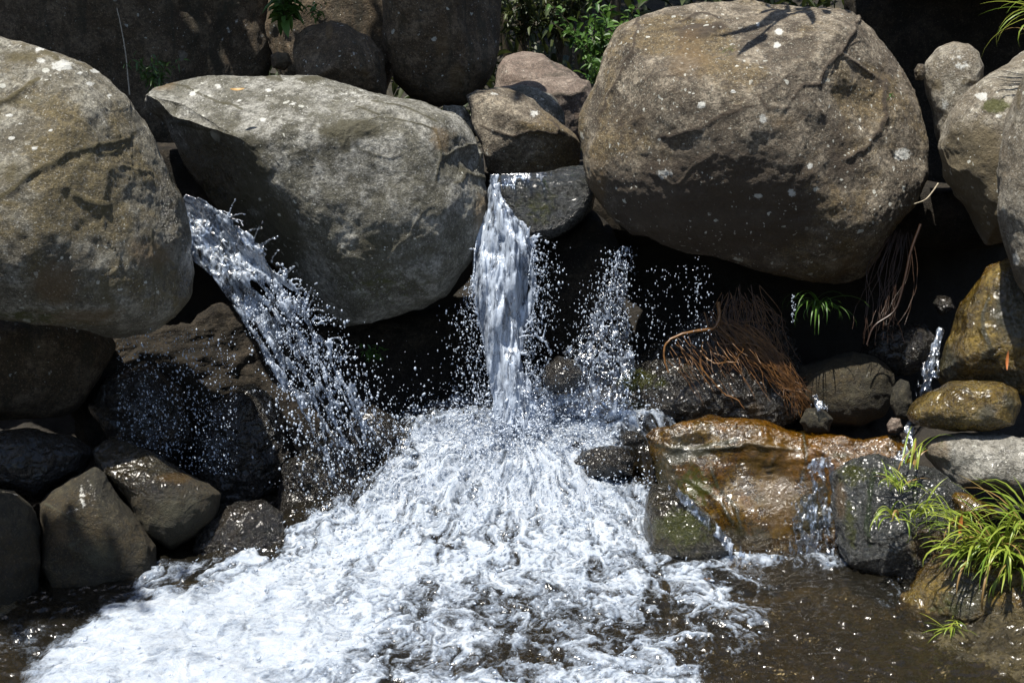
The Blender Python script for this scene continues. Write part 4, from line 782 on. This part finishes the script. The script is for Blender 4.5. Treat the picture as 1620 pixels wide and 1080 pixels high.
# ------------------------------------------------------------------ falling water
def ico(sub):
    import bmesh
    bm = bmesh.new(); bmesh.ops.create_icosphere(bm, subdivisions=sub, radius=1); V = np.array([v.co[:] for v in bm.verts]); Fc = np.array([[v.index for v in f.verts] for f in bm.faces]); bm.free(); return V, Fc
ICO1, ICO2 = ico(1), ico(2)
def drops_np(P, R, stretch=None, tmpl=None):
    """many little drops; stretch: (n,3) vector each drop is drawn out along"""
    tv, tf = tmpl or ICO1; n = len(P)
    V = tv[None]*R[:, None, None]
    if stretch is not None: V = V + (tv@(stretch/ (np.linalg.norm(stretch, axis=1)[:, None]+1e-9)).T).T[:, :, None]*stretch[:, None, :]
    V = (V+P[:, None]).reshape(-1, 3); Fc = (tf[None]+(np.arange(n)*len(tv))[:, None, None]).reshape(-1, 3)
    return V, Fc
def remeshed(name, V, Fc, voxel, mat, sm=.0):
    me = mesh_np(name+'_blobs', V, Fc, mat); o = link(name+'_tmp', me); m = o.modifiers.new('r', 'REMESH'); m.mode = 'VOXEL'; m.voxel_size = voxel; m.use_smooth_shade = True
    if sm: q = o.modifiers.new('s', 'SMOOTH'); q.factor = sm; q.iterations = 2
    dg = bpy.context.evaluated_depsgraph_get(); me2 = bpy.data.meshes.new_from_object(o.evaluated_get(dg)); me2.name = name
    bpy.data.objects.remove(o); bpy.data.meshes.remove(me)
    me2.materials.clear(); me2.materials.append(mat); me2.polygons.foreach_set('use_smooth', np.ones(len(me2.polygons), bool)); return me2
def web(a, b, seeds):
    """distance to the nearest cell border of random cells (0 on a border)"""
    f1 = np.full(len(a), 9.); f2 = np.full(len(a), 9.)
    for s in seeds:
        d = np.hypot(a-s[0], b-s[1]); m = d < f1; f2 = np.where(m, f1, np.minimum(f2, d)); f1 = np.where(m, d, f1)
    return f2-f1
M_fallw = fall_mat('falling_water', .72); M_falld = fall_mat('left_falling_water', .5); M_drop = fall_mat('water_drop', .8); M_trick = fall_mat('trickling_water', .35)

# --- left waterfall: shoots out behind the tan boulder and breaks into webs and drops
r = np.random.default_rng(90)
def left_xy(u, t):
    sx = 262+40*u; sy = 378-66*u; vx = 600+100*u; vy = 320-57*u
    return sx+vx*t, sy+vy*t+1470*t*t
n = 64000; u = r.random(n); t = r.random(n)*.42; X_, Y_ = left_xy(u, t)
sx, ty = u*.55, t*2.2; seeds = np.stack([r.random(120)*.55, r.random(120)*.95], -1)
e = web(sx+.03*fbm(np.stack([sx*8, ty*6, sx*0], -1), 2), ty*.62, seeds); thr = np.interp(t, [0, .07, .12, .19, .27, .42], [.5, .10, .040, .020, .010, .004])*np.where((u > .15) & (u < .9), 1, .8)
keep = (e < thr); u, t, X_, Y_ = u[keep], t[keep], X_[keep], Y_[keep]
Yw = 5.80-.55*t*1.4 + .05*np.sin(u*3.1)
Pw = at(X_, Y_, Yw); nzv = fbm(Pw*9, 3); nz2 = fbm(Pw*26, 2)
Pw[:, 1] += -.07*nzv-.02*nz2; Pw[:, 2] += .03*nzv+.012*nz2; Pw[:, 0] += .012*nz2
R = np.interp(t, [0, .2, .35, .45], [.0058, .0046, .0038, .0032])*r.uniform(.75, 1.3, len(t))
dx, dy = left_xy(u, t+.01); st = (at(dx, dy, Yw)-at(X_, Y_, Yw)); st = st/np.linalg.norm(st, axis=1)[:, None]*R[:, None]*4.5
V, Fc = drops_np(Pw, R, st)
# fingers thrown off the sheet's right-hand edge
fp, fr = [], []
for k in range(34):
    t0 = r.uniform(.06, .34); u0 = r.uniform(.93, 1.0); x0, y0 = left_xy(np.array(u0), np.array(t0)); L = r.uniform(12, 48); a = math.radians(r.uniform(5, 75))
    for s in np.linspace(0, 1, 16):
        fp.append(at(x0+L*s*math.cos(a), y0-L*s*math.sin(a)+12*s*s, 5.80-.77*t0-.03*s)); fr.append(.0075*(1-.62*s) if s < .93 else .0065)
V2, F2 = drops_np(np.array(fp)+r.normal(0, .002, (len(fp), 3)), np.array(fr))
lo = empty('waterfall', at(330, 330, 5.8)); lb = np.array(lo.location)
tag(lo, 'left waterfall bursting into webs and drops from behind the huge tan boulder', 'waterfall')
me = remeshed('water_sheet', np.concatenate([V, V2])-lb, np.concatenate([Fc, F2+len(V)]), .0042, M_falld, .5)
link('water_sheet', me, lo)
n = 5200; u = r.random(n)**.8*1.1-.05; t = .20+r.random(n)**.75*.27; X_, Y_ = left_xy(u, t); sp = sstep(.2, .5, t)
X_ = X_+r.normal(0, 1, n)*(8+44*sp); Y_ = Y_+r.normal(0, 1, n)*(8+40*sp); Yw = 5.80-.77*t+r.normal(0, 1, n)*(.02+.12*sp)
ok = Y_ < 790-.12*np.abs(X_-500); Pw = at(X_, Y_, Yw)[ok]; R = np.clip(r.lognormal(math.log(.0026), .55, n), .001, .0075)[ok]
clump = fbm(Pw*8, 2) > -.22; Pw, R = Pw[clump], R[clump]
n2 = 2000; Xr = 185+r.random(n2)*190; Yr = 520+r.random(n2)**.8*230; P2 = at(Xr, Yr, 5.35+r.normal(0, .12, n2)); R2 = np.clip(r.lognormal(math.log(.0019), .5, n2), .0009, .0048)
V, Fc = drops_np(np.concatenate([Pw, P2])-lb, np.concatenate([R, R2]), np.tile([.1, 0, -1.], (len(R)+n2, 1))*np.concatenate([R, R2])[:, None]*r.uniform(0, 1.0, (len(R)+n2, 1)))
tag(link('spray', mesh_np('spray', V, Fc, M_drop), lo), kind='stuff')

# --- centre waterfall: pours off the wet slab
CL = [(290, 775), (330, 774), (350, 766), (372, 756), (400, 751), (450, 750), (500, 757), (550, 768), (600, 776), (640, 782), (680, 780)]
CR = [(290, 788), (325, 794), (345, 812), (372, 838), (420, 844), (450, 846), (480, 842), (520, 830), (560, 826), (600, 836), (640, 846), (680, 862)]
def ipol(tab, y): tab = np.array(tab, float); return np.interp(y, tab[:, 0], tab[:, 1])
n = 90000; u = r.random(n); yy = 300+r.random(n)*385
L_, R_ = ipol(CL, yy), ipol(CR, yy); xx = L_+(R_-L_)*u
seeds = np.stack([r.random(230)*.35, r.random(230)*.66], -1)
e = web(u*.32+.03*fbm(np.stack([u*3, yy*.012, u*0], -1), 2), yy/300*.5, seeds)
thr = np.where(u < .45, .2, np.interp(u, [.42, .75, 1], [.034, .022, .007])); thr = np.where(yy > 600, .2, thr); thr = np.where(yy < 350, .022, thr)
seeds2 = np.stack([r.random(200)*.35, r.random(200)*.8], -1); e2 = web(u*.32+.03*fbm(np.stack([u*4+9, yy*.015, u*0], -1), 2), yy/300*.6, seeds2)
lay = r.random(n) < .5; e = np.where(lay, e, e2)
keep = (e < thr) | ((u < .5) & (fbm(np.stack([u*3+40, yy*.009, u*0+lay*5.], -1), 2) > -.12) & (yy > 350)); u, yy, xx, lay = u[keep], yy[keep], xx[keep], lay[keep]
Yw = np.interp(yy, [290, 330, 420, 680], [6.06, 6.0, 5.93, 5.80]) - .07*np.sin(np.pi*np.clip(u, 0, 1))+.05*lay
Pw = at(xx, yy, Yw); a = fbm(Pw*np.array([12, 12, 2.6]), 3); b = fbm(Pw*np.array([36, 36, 7]), 2); Pw[:, 1] -= .06*a+.02*b; Pw[:, 2] += .02*b; Pw[:, 0] += .012*b
R = r.uniform(.003, .0062, len(u)); st = np.tile([.0, 0, -1.], (len(u), 1))*R[:, None]*5
V, Fc = drops_np(Pw, R, st)
fp, fr = [], []
def arc(p, q, sag, w0, w1, Yd, m=20):
    for s in np.linspace(0, 1, m):
        fp.append(at(p[0]+(q[0]-p[0])*s, p[1]+(q[1]-p[1])*s+sag*4*s*(1-s), Yd)); fr.append((w0+(w1-w0)*s)*r.uniform(.85, 1.2))
for p, q, sg in [((842, 400), (836, 440), -2), ((836, 445), (850, 470), 3), ((850, 470), (852, 458), 0), ((846, 475), (838, 512), 4), ((838, 512), (858, 540), 2), ((858, 540), (864, 512), 0), ((822, 533), (860, 536), -4), ((862, 540), (872, 560), 0), ((872, 560), (848, 600), 6), ((840, 585), (848, 600), 0), ((850, 600), (838, 640), 4), ((843, 390), (848, 470), 3), ((752, 470), (760, 520), 3), ((760, 520), (775, 580), 2), ((748, 465), (756, 430), 0)]:
    arc(p, q, sg, .006, .0045, 5.84)
for k in range(40):
    y0 = r.uniform(350, 610); x0 = ipol(CR, y0) if r.random() < .75 else ipol(CL, y0); sgn = 1 if x0 > 805 else -1; L = r.uniform(5, 26)
    arc((x0, y0), (x0+sgn*L, y0-r.uniform(-10, 22)), 0, .006, .003, 5.86, 10)
V2, F2 = drops_np(np.array(fp)+r.normal(0, .0015, (len(fp), 3)), np.array(fr))
co = empty('waterfall', at(800, 300, 6.0)); cb = np.array(co.location); tag(co, 'white centre waterfall pouring straight down from the wet blue-grey slab', 'waterfall')
link('water_column', remeshed('water_column', np.concatenate([V, V2])-cb, np.concatenate([Fc, F2+len(V)]), .0042, M_fallw, .5), co)
# water film sliding over the slab's lip
n = 2600; u = r.random(n); v = r.random(n)**1.6; xx = 775+105*u; yy = 279-4*u+v*np.interp(u, [0, .25, .5, 1], [50, 36, 14, 5]); Yw = 6.13-.05*v
Pw = at(xx, yy, Yw); keep = fbm(Pw*np.array([26, 8, 8]), 3) > -.22+.9*v+.25*(u > .6); Pw = Pw[keep]; R = r.uniform(.004, .007, len(Pw)); V, Fc = drops_np(Pw-cb, R, np.tile([.0, 0, -1.], (len(Pw), 1))*R[:, None]*1.2)
link('lip_film', remeshed('lip_film', V, Fc, .0045, M_trick, .3), co)
n = 2600; yy = 380+r.random(n)**.8*300; side = r.random(n) < .55; xx = np.where(side, ipol(CR, yy)+np.abs(r.normal(0, 22, n)), ipol(CL, yy)-np.abs(r.normal(0, 26, n))*sstep(420, 520, yy)); Pw = at(xx, yy, 5.86+r.normal(0, .05, n)); R = np.clip(r.lognormal(math.log(.0021), .55, n), .001, .007)
V, Fc = drops_np(Pw-cb, R, np.tile([.05, 0, -1.], (n, 1))*R[:, None]*r.uniform(0, 1.2, (n, 1))); tag(link('spray', mesh_np('spray', V, Fc, M_drop), co), kind='stuff')

# --- right cascade: thin broken water tumbling over dark rock
n = 36000; yy = 400+r.random(n)*255; cx = np.interp(yy, [400, 440, 480, 530, 580, 620, 655], [985, 980, 966, 958, 938, 912, 910]); hw = np.interp(yy, [400, 440, 480, 530, 580, 655], [5, 10, 24, 38, 62, 88]); q = r.normal(0, .48, n); xx = cx+hw*q
seeds = np.stack([r.random(330)*.5, r.random(330)*.9], -1); e = web((xx-860)/300, (yy-400)/300, seeds)
keep = (e < np.interp(yy, [400, 480, 560, 620, 655], [.006, .004, .007, .017, .036])) & (np.abs(q) < 1.1) & (np.hypot((xx-888)/34, (yy-594)/32) > 1); xx, yy = xx[keep], yy[keep]
Yw = np.interp(yy, [400, 520, 600, 655], [6.12, 5.98, 5.84, 5.78]); Pw = at(xx, yy, Yw); b = fbm(Pw*24, 2); Pw[:, 1] -= .03*fbm(Pw*9, 2)+.015*b; Pw[:, 2] += .012*b
R = r.uniform(.0032, .006, len(xx)); V, Fc = drops_np(Pw, R, np.tile([.0, 0, -1.], (len(xx), 1))*R[:, None]*2)
wo = empty('waterfall', at(980, 400, 6.1)); wb = np.array(wo.location); tag(wo, 'thin broken cascade over dark rock left of the root-draped mound', 'waterfall')
link('water_sheet', remeshed('water_sheet', V-wb, Fc, .0042, M_trick, .5), wo)
n = 1500; yy = 390+r.random(n)*260; xx = np.interp(yy, [390, 480, 655], [985, 962, 930])+r.normal(0, 1, n)*np.interp(yy, [390, 655], [10, 55]); R = np.clip(r.lognormal(math.log(.0024), .45, n), .001, .006); Pw = at(xx, yy, np.interp(yy, [390, 655], [6.0, 5.72])+r.normal(0, .05, n))
n2 = 330; xd = np.concatenate([np.full(50, 1102.)+r.normal(0, 2, 50), np.full(45, 1254.)+r.normal(0, 1.5, 45), 1020+r.random(n2-95)*110]); yd = np.concatenate([405+r.random(50)*110, 465+r.random(45)*45, 420+r.random(n2-95)*130]); P2 = at(xd, yd, np.full(n2, 5.6)); R2 = np.clip(r.lognormal(math.log(.002), .4, n2), .001, .004)
V, Fc = drops_np(np.concatenate([Pw, P2])-wb, np.concatenate([R, R2]), np.tile([.05, 0, -1.], (n+n2, 1))*np.concatenate([R, R2])[:, None]*r.uniform(0, 1.4, (n+n2, 1))); tag(link('spray', mesh_np('spray', V, Fc, M_drop), wo), kind='stuff')

# --- trickles on the right
def trickle(label, pts, w, Y0, Y1, n, seed):
    rr = np.random.default_rng(seed); t = rr.random(n); p = np.array(pts, float); k = np.linspace(0, 1, len(p)); x = np.interp(t, k, p[:, 0]); y = np.interp(t, k, p[:, 1]); ww = np.interp(t, k, w)
    x = x+rr.normal(0, .5, n)*ww; Pw = at(x, y, np.interp(t, k, np.linspace(Y0, Y1, len(p)))); Pw[:, 1] -= .015*fbm(Pw*30, 2); keep = fbm(Pw*np.array([40, 20, 9]), 2) > -.12; Pw = Pw[keep]
    R = rr.uniform(.0035, .007, len(Pw)); b = Pw.mean(0); V, Fc = drops_np(Pw-b, R, np.tile([0, 0, -1.], (len(Pw), 1))*R[:, None]*1.3)
    tag(link('trickle', remeshed('trickle', V, Fc, .0045, M_trick, .3), loc=b), label, 'trickle')
trickle('narrow trickle falling left of the glistening golden and black boulder', [(1488, 520), (1482, 545), (1474, 570), (1470, 595), (1462, 625)], [4, 6, 9, 13, 15], 5.5, 5.35, 1300, 101)
trickle('short trickle running down between upright olive and silvery stones', [(1442, 668), (1441, 690), (1438, 712), (1425, 730)], [6, 7, 9, 20], 5.12, 4.95, 800, 102)
trickle('water film running down the right end of the rust-orange ledge', [(1305, 725), (1298, 770), (1290, 820), (1285, 880)], [16, 24, 30, 40], 5.12, 4.98, 2600, 103)
trickle('white stream sliding off the mossy leaning rock at the foam edge', [(1062, 768), (1090, 795), (1120, 828), (1150, 855), (1168, 880)], [5, 7, 8, 9, 12], 4.98, 4.86, 1300, 104)
trickle('bright splash at foot of the root mass beside the small mossy stone', [(1290, 625), (1296, 640), (1300, 650)], [5, 9, 7], 5.5, 5.44, 200, 105)

# --- spray thrown up over the foam
n = 18000; r = np.random.default_rng(95)
ix = r.integers(0, X.shape[1], n*5); iy = r.integers(0, X.shape[0], n*5); wgt = np.clip(foam[iy, ix], 0, 1)*(.25+1.2*lift[iy, ix])*(1-.85*calm[iy, ix]); keep = r.random(n*5) < wgt
ix, iy = ix[keep][:n], iy[keep][:n]; hgt = r.exponential(1, len(ix))*(.012+.065*lift[iy, ix])
Pw = np.stack([X[iy, ix]+r.normal(0, .02, len(ix)), Y[iy, ix]+r.normal(0, .02, len(ix)), zgrid[iy, ix]+hgt], -1); R = np.clip(r.lognormal(math.log(.0021), .5, len(ix)), .001, .006)
m = 5200; az = r.uniform(0, 2*math.pi, m); rr = np.abs(r.normal(0, .26, m)); hh = r.exponential(.075, m)*np.exp(-rr*1.6)
P3 = np.stack([.08+rr*np.cos(az)*1.25, 5.74+rr*np.sin(az)*.55, casc(5.74+rr*np.sin(az)*.55)+.03+hh], -1); R3 = np.clip(r.lognormal(math.log(.0026), .6, m), .001, .009)
q = (P3[:, 0] > -.62) & (fbm(P3*9, 2) > -.25); Pw = np.concatenate([Pw, P3[q]]); R = np.concatenate([R, R3[q]]); ix = np.zeros(len(R))
V, Fc = drops_np(Pw, R, r.normal(0, 1, (len(ix), 3))*R[:, None]*.6); tag(link('spray', mesh_np('spray', V, Fc, M_drop)), kind='stuff')
